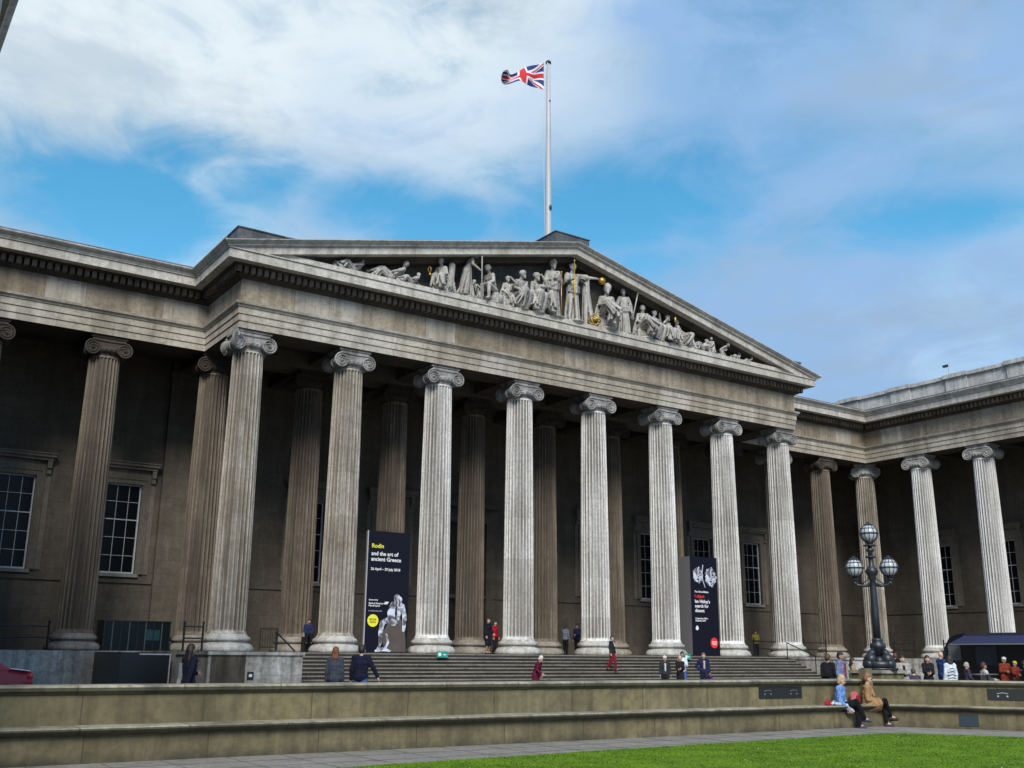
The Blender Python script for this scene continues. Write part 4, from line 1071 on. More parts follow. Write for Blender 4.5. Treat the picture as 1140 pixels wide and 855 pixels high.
def hand_caps(bm, J, s_):
    d = (J['wr' + s_] - J['el' + s_]).normalized(); w = J['wr' + s_]; sx = 1 if s_ == 'L' else -1
    sd_ = d.cross(V(sx, 0, 0)); sd_ = sd_.normalized() if sd_.length > .1 else V(0, 1, 0); nrm_ = d.cross(sd_).normalized()
    for k in (-1, 0, 1): capsule(bm, w + d * .01 + sd_ * k * .018, .017, w + d * .085 + sd_ * k * .024, .015, 8)
    for i, (k, l) in enumerate(((-1.5, .060), (-.5, .074), (.5, .070), (1.5, .056))):
        p0 = w + d * .09 + sd_ * k * .019; p1 = p0 + d * l * .55 - nrm_ * .006 * sx; p2 = p1 + d * l * .45 - nrm_ * .018 * sx
        capsule(bm, p0, .009, p1, .0085, 6); capsule(bm, p1, .0085, p2, .007, 6)
    p0 = w + d * .03 + sd_ * .03; p1 = p0 + (d * .7 + sd_ * .7) * .045; capsule(bm, p0, .012, p1, .010, 6); capsule(bm, p1, .010, p1 + d * .03, .008, 6)
def head_caps(bm, J):
    h = J['head']; n = (h - J['neck']).normalized(); f_ = V(0, -1, 0); f_ = (f_ - n * f_.dot(n)).normalized()
    capsule(bm, J['neck'] - n * .05, .055, h - n * .04, .055); ball(bm, h + n * .035 - f_ * .012, .092, 14, 10); ball(bm, h - n * .02 + f_ * .012, .078, 12, 8); capsule(bm, h - n * .065 + f_ * .035, .045, h - n * .04, .06)
    capsule(bm, h + n * .01 + f_ * .085, .012, h - n * .022 + f_ * .100, .016, 8)
    for s_ in (-1, 1): ball(bm, h + V(s_ * .088, 0, 0) - n * .005, .024, 8, 6, (.6, 1, 1.3))
SKIN = {'l': plain('skin_light', (.52, .33, .25), .55, var=.08), 'm': plain('skin_tan', (.36, .21, .145), .55, var=.08), 'd': plain('skin_dark', (.12, .07, .048), .5, var=.08)}
cloth_cache = {}
def cloth(c):
    c = tuple(c)
    if c not in cloth_cache:
        m = plain('cloth', c, .9, var=.4, scale=9, spec=.15); t = m.node_tree; p = t.nodes['Principled BSDF']
        tx = t.nodes.new('ShaderNodeTexCoord'); mp = t.nodes.new('ShaderNodeMapping'); mp.inputs['Scale'].default_value = (1, 1, .45); t.links.new(tx.outputs['Object'], mp.inputs[0])
        q = t.nodes.new('ShaderNodeTexNoise'); q.inputs['Scale'].default_value = 9; q.inputs['Detail'].default_value = 3; q.inputs['Distortion'].default_value = 1.5; t.links.new(mp.outputs[0], q.inputs['Vector'])
        bp = t.nodes.new('ShaderNodeBump'); bp.inputs['Strength'].default_value = 1.0; bp.inputs['Distance'].default_value = .07; t.links.new(q.outputs[0], bp.inputs['Height']); t.links.new(bp.outputs[0], p.inputs['Normal'])
        cloth_cache[c] = m
    return cloth_cache[c]
m_eye = plain('eye_dark', (.02, .015, .012), .2); m_lip = plain('lip', (.35, .10, .09), .5)
def person(label, loc, face, pose='stand', h=1.7, top=(.1, .1, .1), legs=(.03, .03, .04), hair=(.03, .02, .015), hairlen=.0, skin='l', arms=('down', 'down'), lean=0, style='jacket', bag=None, hat=None,
           shoes=(.02, .02, .02), scarf=None, hem=None, stripes=None, stride=0, vox=.024, group=None, inner=None, bald=False):
    """face = direction the person looks at (dx, dy)"""
    rz = math.atan2(face[1], face[0]) + PI / 2; s_ = h / 1.70
    t_ = thing('person', label, 'person', loc, rz, group); wf = .86 if 'woman' in label else 1.0; t_.scale = (s_ * wf, s_ * (.5 + wf / 2), s_)
    J = skeleton(pose, lean, arms, stride)
    bm = bmesh.new(); torso_caps(bm, J, 0)
    for q in 'LR': arm_caps(bm, J, 0, q); leg_caps(bm, J, 0, q); capsule(bm, J['an' + q], .04, J['an' + q] + V(0, -.13, -.045), .03)
    for q in 'LR':
        d = (J['wr' + q] - J['el' + q]).normalized(); capsule(bm, J['wr' + q], .028, J['wr' + q] + d * .06, .03)
    head_caps(bm, J); me = remesh(bm, .019, 2)
    b2_ = bmesh.new(); b2_.from_mesh(me); bpy.data.meshes.remove(me)
    for q in 'LR': hand_caps(b2_, J, q)
    body = obj('body', b2_, SKIN[skin], t_, smooth=True)
    n = (J['head'] - J['neck']).normalized(); f_ = V(0, -1, 0); f_ = (f_ - n * f_.dot(n)).normalized()
    bm = bmesh.new()
    for k in (-1, 1): ball(bm, J['head'] + V(k * .032, 0, 0) + n * .012 + f_ * .083, .011, 8, 6)
    obj('eyes', bm, m_eye, t_)
    bm = bmesh.new(); capsule(bm, J['head'] + V(-.02, 0, 0) - n * .052 + f_ * .082, .006, J['head'] + V(.02, 0, 0) - n * .052 + f_ * .082, .006, 6); obj('mouth', bm, m_lip, t_)
    # legs
    bm = bmesh.new()
    if style in ('dress', 'skirt', 'coat'):
        for q in 'LR':
            leg_caps(bm, J, .008, q)
        obj('leggings', remesh(bm, vox), cloth(legs), t_)
    else:
        for q in 'LR': capsule(bm, J['hi' + q], .11, J['kn' + q], .085 if pose != 'sit' else .08); capsule(bm, J['kn' + q], .08, J['an' + q], .07)
        capsule(bm, J['hiL'], .115, J['hiR'], .115); capsule(bm, J['pelvis'], .12, J['waist'] * .5 + J['pelvis'] * .5, .11)
        obj('trousers', remesh(bm, vox), cloth(legs), t_)
    # top
    bm = bmesh.new(); g = .028; torso_caps(bm, J, g)
    for q in 'LR': arm_caps(bm, J, .022, q)
    seated = pose in ('sit', 'cross', 'sitwide')
    if style in ('dress', 'coat', 'skirt'):
        for q in 'LR':
            m_ = J['hi' + q] * .35 + J['kn' + q] * .65 if style != 'dress' else J['kn' + q]
            capsule(bm, J['hi' + q], .13, m_, .12)
        m0 = (J['hiL'] + J['hiR']) / 2; m1 = (J['knL'] + J['knR']) / 2; capsule(bm, m0, .14, m0 * .4 + m1 * .6, .13)
    elif style == 'jacket': capsule(bm, J['pelvis'] + V(-.06, 0, -.02), .13, J['pelvis'] + V(.06, 0, -.02), .13)
    o = obj({'jacket': 'jacket', 'coat': 'coat', 'dress': 'dress', 'shirt': 'shirt', 'skirt': 'dress'}[style], remesh(bm, vox, 3), cloth(top), t_)
    if stripes:
        bm = bmesh.new()
        for z_ in (.92, 1.02, 1.12, 1.22, 1.32):
            R3 = .165 if z_ > 1.2 else .172
            tube(bm, [(R3 * 1.12 * math.cos(a), (R3 - .02) * math.sin(a), z_ - .05 * abs(math.cos(a))) for a in [2 * PI * k / 24 for k in range(24)]], .010, 5, closed=True)
        obj('stripes', bm, cloth(stripes), t_)
    if hem:
        bm = bmesh.new(); capsule(bm, J['pelvis'] + V(-.07, .03, .02), .142, J['pelvis'] + V(.07, .03, .02), .142); capsule(bm, J['pelvis'] + V(0, .06, .06), .14, J['pelvis'] * .5 + J['waist'] * .5 + V(0, .04, 0), .125); obj('jacket_hem', remesh(bm, vox), cloth(hem), t_)
    if inner:
        bm = bmesh.new(); c1 = J['chest'] + V(0, -.115, .08); c2 = J['waist'] + V(0, -.115, -.02); capsule(bm, c1, .045, c2, .045); obj('shirt_front', bm, cloth(inner), t_, smooth=True)
    bm = bmesh.new()
    for q in 'LR': capsule(bm, J['an' + q] + V(0, .02, -.04), .045, J['an' + q] + V(0, -.15, -.052), .038)
    obj('shoes', bm, cloth(shoes), t_, smooth=True)
    if not bald:
        bm = bmesh.new(); hd = J['head']; ball(bm, hd + n * .055 - f_ * .025, .100, 14, 10); ball(bm, hd + n * .01 - f_ * .045, .092, 12, 8)
        if hairlen:
            for k in (-1, 0, 1): capsule(bm, hd + V(k * .055, 0, 0) - f_ * .05, .06, hd + V(k * .06, 0, 0) - n * hairlen - f_ * .06, .045)
        obj('hair', remesh(bm, .022, 2), plain('hair', hair, .6, var=.4, scale=20), t_)
    if hat:
        bm = bmesh.new(); hd = J['head']; ball(bm, hd + n * .085 - f_ * .01, .105, 14, 10, (1, 1, .75)); capsule(bm, hd + n * .06 + f_ * .06, .04, hd + n * .055 + f_ * .11, .03); obj('hat', remesh(bm, .02, 1), cloth(hat), t_)
    if scarf:
        bm = bmesh.new(); tube(bm, [J['neck'] + V(.075 * math.cos(a), .075 * math.sin(a), -.02) for a in [2 * PI * k / 10 for k in range(10)]], .035, 8, closed=True); capsule(bm, J['neck'] + V(.03, -.09, -.04), .035, J['chest'] + V(.04, -.15, -.05), .04); obj('scarf', bm, cloth(scarf), t_, smooth=True)
    if bag:
        col_, where = bag
        bm = bmesh.new()
        if where == 'hand': c = J['wrL'] + V(.02, -.02, -.28); box(bm, c.x - .07, c.x + .07, c.y - .18, c.y + .18, c.z - .15, c.z + .12); tube(bm, [c + V(0, -.1, .1), J['wrL'] + V(0, 0, -.06), c + V(0, .1, .1)], .012, 6)
        elif where == 'back': c = J['chest'] + V(0, .20, -.05); box(bm, c.x - .14, c.x + .14, c.y - .08, c.y + .08, c.z - .22, c.z + .18)
        else: c = J['pelvis'] + V(.22, .0, -.05); box(bm, c.x - .05, c.x + .05, c.y - .14, c.y + .14, c.z - .12, c.z + .12); tube(bm, [c + V(0, 0, .12), J['chest'] + V(0, -.14, 0), J['shR'] + V(0, 0, .08)], .012, 6)
        bmesh.ops.bevel(bm, geom=bm.edges[:12], offset=.02, segments=2, affect='EDGES')
        obj('bag', bm, cloth(col_), t_)
    return t_
CAMD = (-.54, -.80)
G = GZ
person('woman with long dark hair in a navy coat striding away behind the wall, left', (-7.67, -20, G), (.9, .35), 'walk', 1.73, (.012, .014, .030), (.02, .02, .03), (.020, .012, .010), .22, 'm', ('fwd', 'back'), style='coat', bag=((.45, .45, .45), 'side'))
person('woman with reddish ponytail in a slate grey jumper walking beside the man in navy', (-2.88, -17, G), (.5, .85), 'walk', 1.73, (.055, .065, .09), (.03, .03, .05), (.16, .055, .02), .16, 'l', style='shirt')
person('man in a navy jacket and blue jeans seen from behind, left of the stairs', (-2.12, -17, G), (.55, .8), 'walk', 1.79, (.012, .014, .032), (.06, .12, .32), (.02, .015, .012), 0, 'l', ('down', 'out'))
person('stooping white haired woman in maroon and navy at the foot of the steps', (9.3, -9, G), (.5, -.85), 'walk', 1.62, (.10, .012, .035), (.03, .03, .05), (.55, .54, .52), .04, 'l', ('lap', 'fwd'), lean=.42, style='coat', stride=.15)
person('woman in wide dark red trousers and black top walking down the middle steps', (18.1, -3.05, -.75), (.3, -.95), 'walk', 1.64, (.02, .022, .028), (.20, .012, .03), (.02, .015, .012), 0, 'l', ('down', 'down'), stride=.2, scarf=(.45, .42, .40))
person('man in a white cap and dark grey jacket at the foot of the steps', (17.9, -7, G), CAMD, 'walk', 1.60, (.03, .033, .037), (.015, .015, .018), (.4, .4, .38), 0, 'l', ('down', 'down'), hat=(.6, .6, .6), inner=(.55, .58, .62))
person('blonde woman in black coat carrying a phone beside the dark haired person in white', (18.45, -7.4, G), CAMD, 'walk', 1.62, (.016, .016, .018), (.05, .08, .20), (.45, .35, .24), .12, 'l', ('fold', 'fwd'), style='coat')
person('dark haired person in a pale white top just behind the blonde woman in black', (19.35, -6.6, G), CAMD, 'walk', 1.80, (.58, .66, .72), (.05, .10, .28), (.015, .012, .01), 0, 'm', ('fwd', 'down'), style='shirt')
person('person in a navy cardigan over a cream top with a purple bag by the steps', (20.71, -6.6, G), CAMD, 'walk', 1.75, (.018, .022, .07), (.015, .017, .04), (.20, .09, .05), .03, 'l', ('down', 'hip'), inner=(.50, .46, .38), bag=((.11, .02, .14), 'hand'))
person('person in a dark knee length dress standing left of the fourth portico column', (13.35, .7, 0), (.4, -.9), 'stand', 1.70, (.012, .012, .022), (.25, .16, .12), (.02, .015, .012), .1, 'l', ('lap', 'down'), style='dress')
person('person in a red top half hidden behind the fourth portico column', (14.35, 1.6, 0), (.4, -.9), 'stand', 1.60, (.35, .015, .03), (.02, .02, .03), (.02, .015, .012), 0, 'l', style='shirt')
person('man in a pale blue shirt deep in the portico facing right', (21.5, 5.2, 0), (.9, .3), 'stand', 1.62, (.18, .20, .27), (.012, .012, .015), (.02, .015, .012), 0, 'm', ('fwd', 'down'), style='shirt')
person('man in a dark blue jacket deep in the portico beside the fifth column', (22.5, 5.4, 0), (-.9, -.2), 'stand', 1.70, (.02, .03, .08), (.012, .012, .015), (.02, .015, .012), 0, 'm', ('fwd', 'down'))
person('person in black leaning by the railing between the two rightmost portico columns', (36.4, 6.0, 0), (.5, -.8), 'stand', 1.68, (.012, .012, .014), (.012, .012, .014), (.02, .015, .012), 0, 'm', ('fold', 'down'))
person('guard in a yellow waistcoat in the shade between the two rightmost portico columns', (37.0, 5.2, 0), (-.6, -.7), 'stand', 1.62, (.24, .20, .03), (.015, .015, .02), (.04, .02, .015), 0, 'm', ('fold', 'fold'))
person('person in dark blue sitting in the shade behind the second front column', (4.75, 2.6, .35), (-.3, -.9), 'sit', 1.55, (.02, .03, .08), (.015, .015, .03), (.02, .015, .012), 0, 'm', ('lap', 'lap'))
person('man in a blue checked shirt over a red tee, left of the lamp', (12.56, -21, G), (.3, -.95), 'stand', 1.75, (.16, .20, .34), (.02, .025, .05), (.015, .012, .01), 0, 'm', ('down', 'down'), inner=(.25, .02, .04))
person('dark clothed person with a rucksack standing behind the man in the checked shirt', (13.3, -19.9, G), (.9, .1), 'stand', 1.68, (.015, .015, .018), (.02, .02, .03), (.07, .03, .02), 0, 'm', bag=((.02, .02, .025), 'back'))
person('woman with long dark hair in a tan coat next to the checked shirt man', (12.75, -21.3, G), (.7, -.7), 'stand', 1.58, (.42, .28, .17), (.02, .02, .03), (.02, .012, .01), .2, 'l', ('fold', 'down'), style='coat')
person('child in a bright green top just left of the lamp pedestal', (13.85, -20.4, G), (.5, -.8), 'stand', 1.45, (.10, .60, .12), (.03, .05, .12), (.03, .018, .012), 0, 'l', ('fwd', 'down'), style='shirt')
person('child in a red top partly hidden behind the green clothed child', (14.8, -19.7, G), (.3, -.9), 'stand', 1.45, (.30, .05, .04), (.03, .05, .12), (.08, .03, .02), 0, 'l', style='shirt')
person('person in a black and white top just right of the lamp pedestal', (17.08, -20, G), CAMD, 'stand', 1.67, (.35, .34, .33), (.02, .02, .02), (.015, .012, .01), .05, 'l', ('fold', 'down'), inner=(.02, .02, .02))
person('hunched person in a purple jacket sitting right of the lamp pedestal', (21.7, -17.2, G), (.6, .7), 'sit', 1.70, (.055, .04, .075), (.03, .03, .04), (.05, .04, .04), 0, 'l', ('lap', 'lap'), lean=.35)
person('woman with long dark hair in a black coat holding a cup', (18.5, -20, G), CAMD, 'stand', 1.68, (.016, .016, .022), (.15, .12, .09), (.03, .014, .01), .25, 'l', ('fold', 'fwd'), style='coat')
person('bald man in a blue jacket facing right beside the dark coated woman', (20.8, -19, G), (.8, -.3), 'stand', 1.84, (.02, .04, .14), (.02, .025, .05), (.3, .2, .15), 0, 'l', ('fwd', 'down'), bald=True)
person('dark haired woman in a white dress with black chevron stripes seen from behind', (17.55, -21.5, G), (.4, .8), 'stand', 1.68, (.60, .66, .72), (.02, .02, .03), (.03, .018, .014), .14, 'l', ('down', 'down'), style='dress', stripes=(.02, .02, .03))
person('grey haired person in plum sitting before the truck, leftmost of the cafe group', (25.5, -17, G + .22), (.7, -.6), 'sit', 1.70, (.05, .04, .065), (.06, .055, .055), (.35, .32, .30), 0, 'l', ('lap', 'lap'))
person('person in a white shirt and black waistcoat reaching right in front of the truck', (27.35, -16.6, G), (.7, -.6), 'sitwide', 2.0, (.45, .46, .45), (.02, .02, .02), (.05, .02, .015), .04, 'm', ('fwd', 'fwd'), inner=(.015, .015, .015), style='shirt')
person('person in an orange red robe and pale grey turban before the truck', (28.26, -17, G), CAMD, 'stand', 1.66, (.19, .035, .02), (.17, .03, .02), (.1, .1, .1), 0, 'm', ('fold', 'fold'), style='dress', hat=(.50, .52, .54))
person('person in a red top and yellow cap at the right edge', (28.2, -17.5, G), (-.2, -.9), 'stand', 1.50, (.19, .03, .025), (.03, .03, .04), (.03, .02, .015), 0, 'm', ('fold', 'fwd'), style='shirt', hat=(.50, .42, .03))
person('dark clothed person cut by the right edge of the view', (28.0, -18.05, G), (.5, -.8), 'stand', 1.52, (.02, .02, .03), (.02, .02, .03), (.03, .02, .015), 0, 'm')
person('person in black carrying a dark umbrella near the right wing podium', (33.2, -8, G), (.8, .4), 'stand', 1.85, (.015, .013, .013), (.02, .02, .03), (.12, .02, .02), .05, 'm', ('fwd', 'down'))
# the two women seated on the bench wall
person('seated woman in a pale blue and white cardigan and black trousers on the stone bench', (5.92, -26.18, -1.66), (.42, -.9), 'cross', 1.66, (.16, .30, .62), (.012, .012, .014), (.42, .30, .18), .06, 'l', ('lap', 'lap'), lean=.16, style='jacket', shoes=(.06, .08, .12), vox=.02, hem=(.62, .64, .66))
bb = thing('handbag', 'small pinkish red handbag lying on the bench left of the woman in blue', 'handbag', (5.50, -26.2, -1.128), .2); bb.scale = (.75, .75, .6)
bm = bx(-.11, .11, -.06, .06, 0, .17); bmesh.ops.bevel(bm, geom=bm.edges[:], offset=.02, segments=2, affect='EDGES'); obj('bag_body', bm, cloth((.45, .03, .06)), bb)
bm = bmesh.new(); tube(bm, [(-.07, 0, .16), (-.04, 0, .25), (.04, 0, .25), (.07, 0, .16)], .01, 6); obj('strap', bm, cloth((.3, .02, .04)), bb)
cdg = thing('folded_coat', 'white and pale blue cloth lying over the bench edge beneath the woman in blue', 'coat', (5.80, -26.3, -1.128), .1)
bm = bmesh.new(); capsule(bm, (-.15, .1, .03), .04, (.15, .05, .03), .04); capsule(bm, (-.15, 0, .03), .04, (.2, -.08, .02), .04); capsule(bm, (.1, -.13, .0), .045, (.24, -.2, -.14), .035); obj('cloth_fold', remesh(bm, .02), cloth((.50, .54, .60)), cdg)
person('seated woman in a camel coat with crossed legs in black tights on the stone bench', (6.95, -26.18, -1.66), (.62, -.8), 'cross', 1.70, (.34, .21, .10), (.012, .012, .014), (.20, .10, .05), .02, 'l', ('fold', 'fold'), lean=.10, style='coat', shoes=(.05, .05, .06), vox=.02, scarf=(.40, .25, .13))
bk = thing('rucksack', 'pink and red rucksack standing on the bench behind the woman in the camel coat', 'rucksack', (6.58, -26.12, -1.128), .3)
bm = bx(-.11, .11, -.08, .08, 0, .30); bmesh.ops.bevel(bm, geom=bm.edges[:], offset=.04, segments=3, affect='EDGES'); obj('bag_body', bm, cloth((.50, .16, .16)), bk)
obj('pocket', bx(-.08, .08, -.11, -.081, .05, .20), cloth((.42, .02, .05)), bk)

# cafe furniture in front of the truck
for x, y, lab in ((25.9, -17.3, 'grey cafe table in front of the truck beside the person in plum'), (26.9, -17.0, 'grey cafe table in front of the truck beside the person in a waistcoat')):
    t_ = thing('cafe_table', lab, 'table', (x, y, G), 0, 'cafe tables by the truck')
    bm = bmesh.new(); lathe(bm, [(.44, .98), (.45, 1.0), (.44, 1.02)], 24); obj('tabletop', bm, plain('table_grey', (.10, .09, .085), .5), t_)
    bm = bmesh.new(); tube(bm, [(0, 0, .02), (0, 0, .98)], .03, 8); lathe(bm, [(.25, 0), (.22, .03)], 16); obj('leg', bm, m_black, t_)
st = thing('stool', 'low dark block seat under the person sitting in plum', 'stool', (25.35, -16.9, G)); bm = bx(-.25, .25, -.2, .2, 0, .60); obj('seat', bm, m_black, st)
st = thing('stool', 'low dark block seat under the hunched person in purple', 'stool', (21.65, -17.3, G)); bm = bx(-.2, .2, -.2, .2, 0, .36); obj('seat', bm, m_black, st)
st = thing('stool', 'dark block seat under the person in the black waistcoat', 'stool', (27.3, -16.5, G)); bm = bx(-.2, .2, -.2, .2, 0, .45); obj('seat', bm, m_black, st)
st = thing('stool', 'low dark block seat under the person sitting behind the second front column', 'stool', (4.75, 2.7, 0)); bm = bx(-.22, .22, -.2, .2, 0, .70); obj('seat', bm, m_black, st)

# ------------------------------------------------------------------ pediment sculpture
FZ = 17.222
def fold_tubes(bm, J, a, b, ra, rb, n, r, rnd):
    """ridges of drapery running from a to b round a swept cone"""
    d = (b - a).normalized(); s1 = d.cross(V(1, .3, .1)).normalized(); s2 = d.cross(s1)
    for k in range(n):
        an = 2 * PI * (k + rnd.uniform(-.25, .25)) / n; tw = rnd.uniform(-.35, .35)
        pts = []
        for i in range(6):
            t = i / 5; R2 = ra + (rb - ra) * t; q = an + tw * t + .1 * math.sin(t * 5 + k)
            pts.append(a + (b - a) * t + (s1 * math.cos(q) + s2 * math.sin(q)) * R2)
        tube(bm, pts, [r * .8, r, r * 1.1, r * 1.1, r * 1.2, r * 1.2], 6)
def statue(label, x, scale, pose='stand', face=(0, -1), arms=('down', 'down'), lean=0, robe=True, hat=False, y=-1.12, z=FZ, extra=None, bare=False, rot=None, name='statue', wings=False, seed=0, roll=0, seat=True, bend=0):
    rnd = random.Random(seed + int(x * 10)); rz = math.atan2(face[1], face[0]) + PI / 2
    t_ = thing(name, label, 'statue', (x, y, z), rz, 'pediment sculptures'); t_.scale = (scale,) * 3
    J = skeleton(pose if pose != 'recline' else 'sit', lean, arms)
    dz0 = 0
    if pose == 'recline':
        # lying on one hip: legs stretched to local -x, torso half raised
        J = dict(pelvis=V(0, 0, .16), waist=V(.12, 0, .24), chest=V(.27, 0, .40), neck=V(.38, 0, .53), head=V(.46, -.02, .66), shL=V(.36, .15, .50), shR=V(.33, -.17, .47), elL=V(.52, .16, .25), elR=V(.18, -.26, .34), wrL=V(.62, .0, .07), wrR=V(.02, -.24, .30),
                 hiL=V(-.03, .07, .15), hiR=V(-.03, -.08, .15), knL=V(-.42, .05, .16), knR=V(-.36, -.12, .36), anL=V(-.80, .02, .08), anR=V(-.62, -.12, .08))
    if pose == 'kneel':
        for k in J:
            if k[:2] not in ('kn', 'an'): J[k] = J[k] + V(0, 0, -.40)
        J['knL'] = V(.12, -.22, .42); J['anL'] = V(.12, -.25, .06); J['knR'] = V(-.1, -.05, .08); J['anR'] = V(-.1, .35, .08)
    for q, sx in (('shL', -1), ('shR', 1)): J[q] = J[q] + V(.022 * sx, 0, -.035)
    if pose != 'recline': tw_ = Matrix.Rotation(rnd.uniform(-.45, .45), 4, 'Z'); [J.__setitem__(k, tw_ @ J[k]) for k in ('chest', 'neck', 'head', 'shL', 'shR', 'elL', 'elR', 'wrL', 'wrR')]
    bm = bmesh.new(); torso_caps(bm, J, .0)
    for q in 'LR': arm_caps(bm, J, .008, q); leg_caps(bm, J, .008, q); capsule(bm, J['an' + q], .04, J['an' + q] + V(0, -.13, -.045), .03); capsule(bm, J['wr' + q], .035, J['wr' + q] + (J['wr' + q] - J['el' + q]).normalized() * .09, .025)
    J['head'] = J['neck'] + (J['head'] - J['neck']) * .9 + V(rnd.uniform(-.03, .03), -.03, 0)
    head_caps(bm, J); hd = J['head']; ball(bm, hd + V(0, .035, .045), .092, 12, 8)
    for k in range(5): ball(bm, hd + V(rnd.uniform(-.09, .09), .04, rnd.uniform(-.02, .1)), .035, 6, 5)
    if rnd.random() < .5: capsule(bm, hd + V(0, -.07, -.07), .035, hd + V(0, -.07, -.13), .025)
    if hat: ball(bm, hd + V(0, .01, .07), .115, 12, 8); capsule(bm, hd + V(0, -.06, .15), .03, hd + V(0, .12, .10), .035)
    if not bare:      # mantle crossing the body, a swag at the waist and a loose fall beside the legs
        for k in range(5):
            o_ = V(0, 0, .045 * k); a_ = J['shL'] + V(0, -.09, .03) - o_; b_ = J['hiR'] + V(-.08, -.14, .16) - o_
            tube(bm, [a_, (a_ + b_) / 2 + V(0, -.06, -.05), b_], [.020, .028, .024], 6)
        for k in range(4):
            a_ = J['hiR'] + V(-.12, -.08, .10 - .05 * k); b_ = J['hiL'] + V(.12, -.06, .12 - .05 * k)
            tube(bm, [a_, (a_ + b_) / 2 + V(0, -.12, -.06), b_], [.024, .03, .024], 6)
        sd0 = rnd.choice((-1, 1)); a_ = J['elL' if sd0 > 0 else 'elR'] + V(0, 0, -.02)
        for k in range(4): tube(bm, [a_ + V(sd0 * .02 * k, .05 - .03 * k, 0), a_ + V(sd0 * (.03 + .025 * k), .03, -.22), a_ + V(sd0 * (.02 + .04 * k), .05, -.42 - .05 * (k % 2))], [.02, .03, .022], 6)
    if robe:
        if pose in ('stand', 'walk'):
            m1 = (J['anL'] + J['anR']) / 2 + V(0, 0, .02); top_ = J['waist']
            capsule(bm, top_, .105, m1, .15); fold_tubes(bm, J, top_, m1, .12, .20, 13, .028, rnd)
            if not bare:
                capsule(bm, J['chest'], .14, J['pelvis'], .15); fold_tubes(bm, J, J['neck'] + V(0, 0, -.05), J['pelvis'], .12, .17, 12, .016, rnd)
                for q in 'LR': capsule(bm, J['sh' + q], .075, J['el' + q], .08); fold_tubes(bm, J, J['sh' + q], J['el' + q] + V(0, 0, -.12), .06, .08, 6, .014, rnd)
        else:
            for q in 'LR':
                capsule(bm, J['hi' + q], .13, J['kn' + q], .105); fold_tubes(bm, J, J['hi' + q], J['kn' + q], .12, .11, 8, .026, rnd)
                e_ = J['an' + q] + V(0, 0, .04); capsule(bm, J['kn' + q], .085, e_, .085); fold_tubes(bm, J, J['kn' + q], e_, .09, .16, 9, .028, rnd)
            m0 = (J['knL'] + J['knR']) / 2; m1 = (J['anL'] + J['anR']) / 2
            if pose != 'recline': capsule(bm, m0 + V(0, .05, -.02), .11, m1 + V(0, .06, .04), .12)
            if not bare: capsule(bm, J['chest'], .135, J['pelvis'], .15); fold_tubes(bm, J, J['neck'] + V(0, 0, -.04), J['pelvis'], .11, .16, 12, .016, rnd)
    if pose in ('sit', 'cross', 'sitwide') and seat:
        capsule(bm, V(-.08, .08, .17), .20, V(.10, .05, .19), .20); box(bm, -.24, .24, -.12, .26, 0, .34)
    ball(bm, V(0, -.1, .02), .2, 10, 6, (1.4, 1.3, .35)) if pose not in ('recline',) else capsule(bm, V(-.7, 0, .0), .09, V(.5, 0, .02), .12)
    if wings:
        for q in (1,):
            for k in range(7): capsule(bm, V(q * (.16 + k * .02), .20, 1.0 - .48), .05, V(q * (.20 + k * .03), .22, 1.22 - .48 - k * .17 + .35), .045)
            capsule(bm, V(.22, .22, .1), .07, V(.24, .20, 1.05), .12)
    me = remesh(bm, .021, 1, .4)
    obj('figure', me, m_sta, t_)
    if extra: extra(t_)
    return t_
def rod(a, b, r=.018, m=m_gold, nm='staff', knob=True):
    def f_(t_):
        bm = bmesh.new(); tube(bm, [a, b], r, 8)
        if knob: ball(bm, b, r * 2.2, 10, 6)
        obj(nm, bm, m, t_, smooth=True)
    return f_
def lyre(t_):
    bm = bmesh.new(); tube(bm, [(-.30, -.45, .62), (-.36, -.45, .75), (-.30, -.45, .86), (-.25, -.45, .78), (-.26, -.45, .62)], .022, 6); ball(bm, (-.27, -.45, .56), .05, 8, 6); obj('gilded_lyre', bm, m_gold, t_, smooth=True)
statue('stone reclining figure in the far left corner of the pediment', 4.3, 1.25, 'recline', (.2, -1))
statue('stone crouching nude reaching over a rock, second from the left in the pediment', 6.35, 1.55, 'recline', (-.2, -1), bare=True)
statue('stone bearded head and shoulders lying on the ledge below the crouching nude', 7.3, .95, 'recline', (.1, -1), y=-1.35)
statue('stone seated winged figure with gilded emblem beside it, left part of the pediment', 9.2, 1.50, 'sit', (-.75, -.6), ('fwd', 'fwd'), lean=.25, wings=True, extra=lyre)
statue('stone striding man leaning on a long staff, left of the pediment centre', 10.55, 1.60, 'walk', (.75, -.6), ('head', 'fwd'), lean=.35, bare=True, extra=rod((.0, -.5, 1.75), (-.35, -.55, .05), .02, m_sta, 'staff', False))
statue('small stone kneeling animal like form behind the man with the staff', 11.35, .95, 'kneel', (-.8, -.5), ('down', 'down'), lean=.6)
statue('stone seated youth on a stump facing left with hands on his knee', 12.15, 1.78, 'sit', (-.85, -.5), ('fwd', 'lap'), lean=.28, robe=False, bare=True)
statue('stone crouched figure holding its head beside the seated youth', 13.05, 1.35, 'kneel', (-.2, -1), ('head', 'lap'), lean=.1)
statue('stone stooping seated figure in heavy robe bending forward, left of centre', 13.75, 1.80, 'sitwide', (.35, -.9), ('lap', 'fwd'), lean=.32)
statue('stone seated woman with raised elbow next to the helmeted figure', 14.75, 1.90, 'sitwide', (.3, -1), ('head', 'lap'), lean=.12)
statue('tall stone helmeted figure with a gilded spear, left of the central figure', 16.0, 1.93, 'stand', (0, -1), ('fold', 'fold'), hat=True, extra=rod((.0, -.38, .05), (.14, -.22, 1.35), .012))
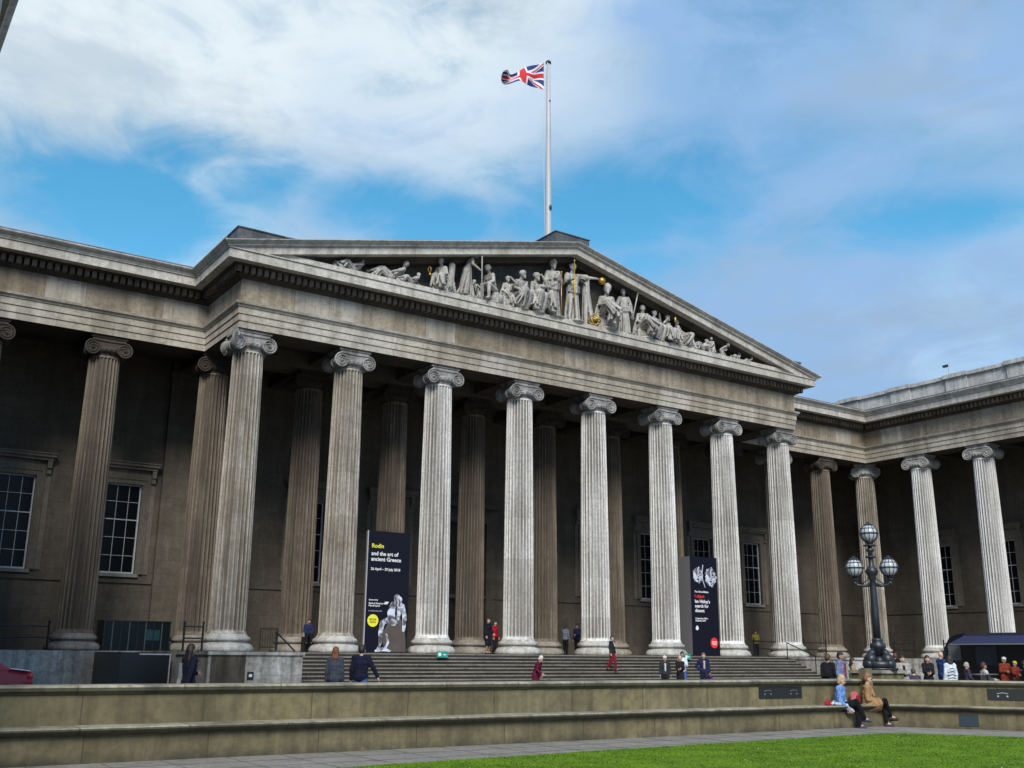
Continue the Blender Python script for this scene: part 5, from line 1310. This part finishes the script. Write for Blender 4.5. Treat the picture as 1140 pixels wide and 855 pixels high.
def centre(t_):
    rod((-.16, -.30, .05), (-.10, -.24, 1.70), .013)(t_)
    bm = bmesh.new(); ball(bm, (.90, -.16, 1.36), .105, 16, 10); obj('gilded_orb', bm, m_gold, t_, smooth=True)
    bm = bmesh.new(); fold_tubes(bm, None, V(.44, -.0, 1.30), V(.56, .02, .05), .05, .16, 12, .03, random.Random(2)); capsule(bm, (.44, 0, 1.28), .06, (.55, .02, .1), .10); obj('hanging_drapery', remesh(bm, .02, 1), m_sta, t_)
statue('tallest central stone figure with gilded sceptre and outstretched arm holding a gilded orb', 17.3, 2.02, 'stand', (0, -1), ('reach', 'fwd'), extra=centre)
gg = thing('gilded_globe', 'gilded openwork globe on the ledge at the feet of the central figure', 'globe', (18.55, -1.45, FZ + .33), .4)
bm = bmesh.new(); ball(bm, (0, 0, 0), .20, 16, 12); obj('core', bm, plain('globe_core', (.12, .08, .02), .5), gg, smooth=True)
bm = bmesh.new()
for M_ in (Matrix.Identity(3), Matrix.Rotation(1.2, 3, 'X'), Matrix.Rotation(1.3, 3, 'Y'), Matrix.Rotation(.7, 3, 'X') @ Matrix.Rotation(-.7, 3, 'Y')):
    tube(bm, [M_ @ V(.33 * math.cos(2 * PI * k / 32), .33 * math.sin(2 * PI * k / 32), 0) for k in range(32)], .035, 6, closed=True)
obj('ring', bm, m_gold, gg, smooth=True)
statue('stone seated figure in a helmet and full robe right of the gilded globe', 19.65, 2.15, 'cross', (-.5, -.9), ('lap', 'fwd'), lean=.1, hat=True)
statue('stone standing draped woman looking left, right of the seated helmeted figure', 20.95, 1.62, 'stand', (-.4, -.9), ('down', 'down'), lean=-.03)
statue('stone seated figure holding a tilted lance, right part of the pediment', 22.35, 1.72, 'cross', (-.3, -1), ('fwd', 'lap'), lean=-.1, extra=rod((-.52, -.3, .55), (-.30, -.3, 1.50), .022, m_sta, 'lance'))
statue('stone seated figure leaning back between the lance bearer and the mask holder', 23.3, 1.62, 'sitwide', (.1, -1), ('up', 'lap'), lean=-.12)
def mask(t_):
    bm = bmesh.new(); ball(bm, (.0, -.42, .95), .075, 12, 8, (.8, .5, 1.5)); obj('gilded_mask', bm, m_gold, t_, smooth=True)
statue('stone seated figure holding a small gilded mask, right part of the pediment', 24.15, 1.50, 'sit', (.2, -1), ('fwd', 'up'), extra=mask)
statue('stone half reclining woman turned to the right corner of the pediment', 25.2, 1.45, 'sitwide', (.8, -.6), ('lap', 'back'), lean=-.3, seat=True)
statue('stone reclining draped figure at the right of the pediment', 26.75, 1.25, 'recline', (.2, -1), y=-1.2)
statue('small stone lying animal with raised head near the right corner', 28.4, .80, 'kneel', (.9, -.4), lean=.9, y=-1.2)
statue('smallest stone recumbent shape at the right corner of the pediment', 29.6, .72, 'recline', (.2, -1), y=-1.25)
statue('stone bundle of fruit and rock close to the right corner of the pediment', 27.6, .85, 'kneel', (-.5, -1), lean=.5, y=-1.15)
statue('small stone coiled form last on the right of the pediment ledge', 30.6, .55, 'recline', (-.2, -1), y=-1.3)
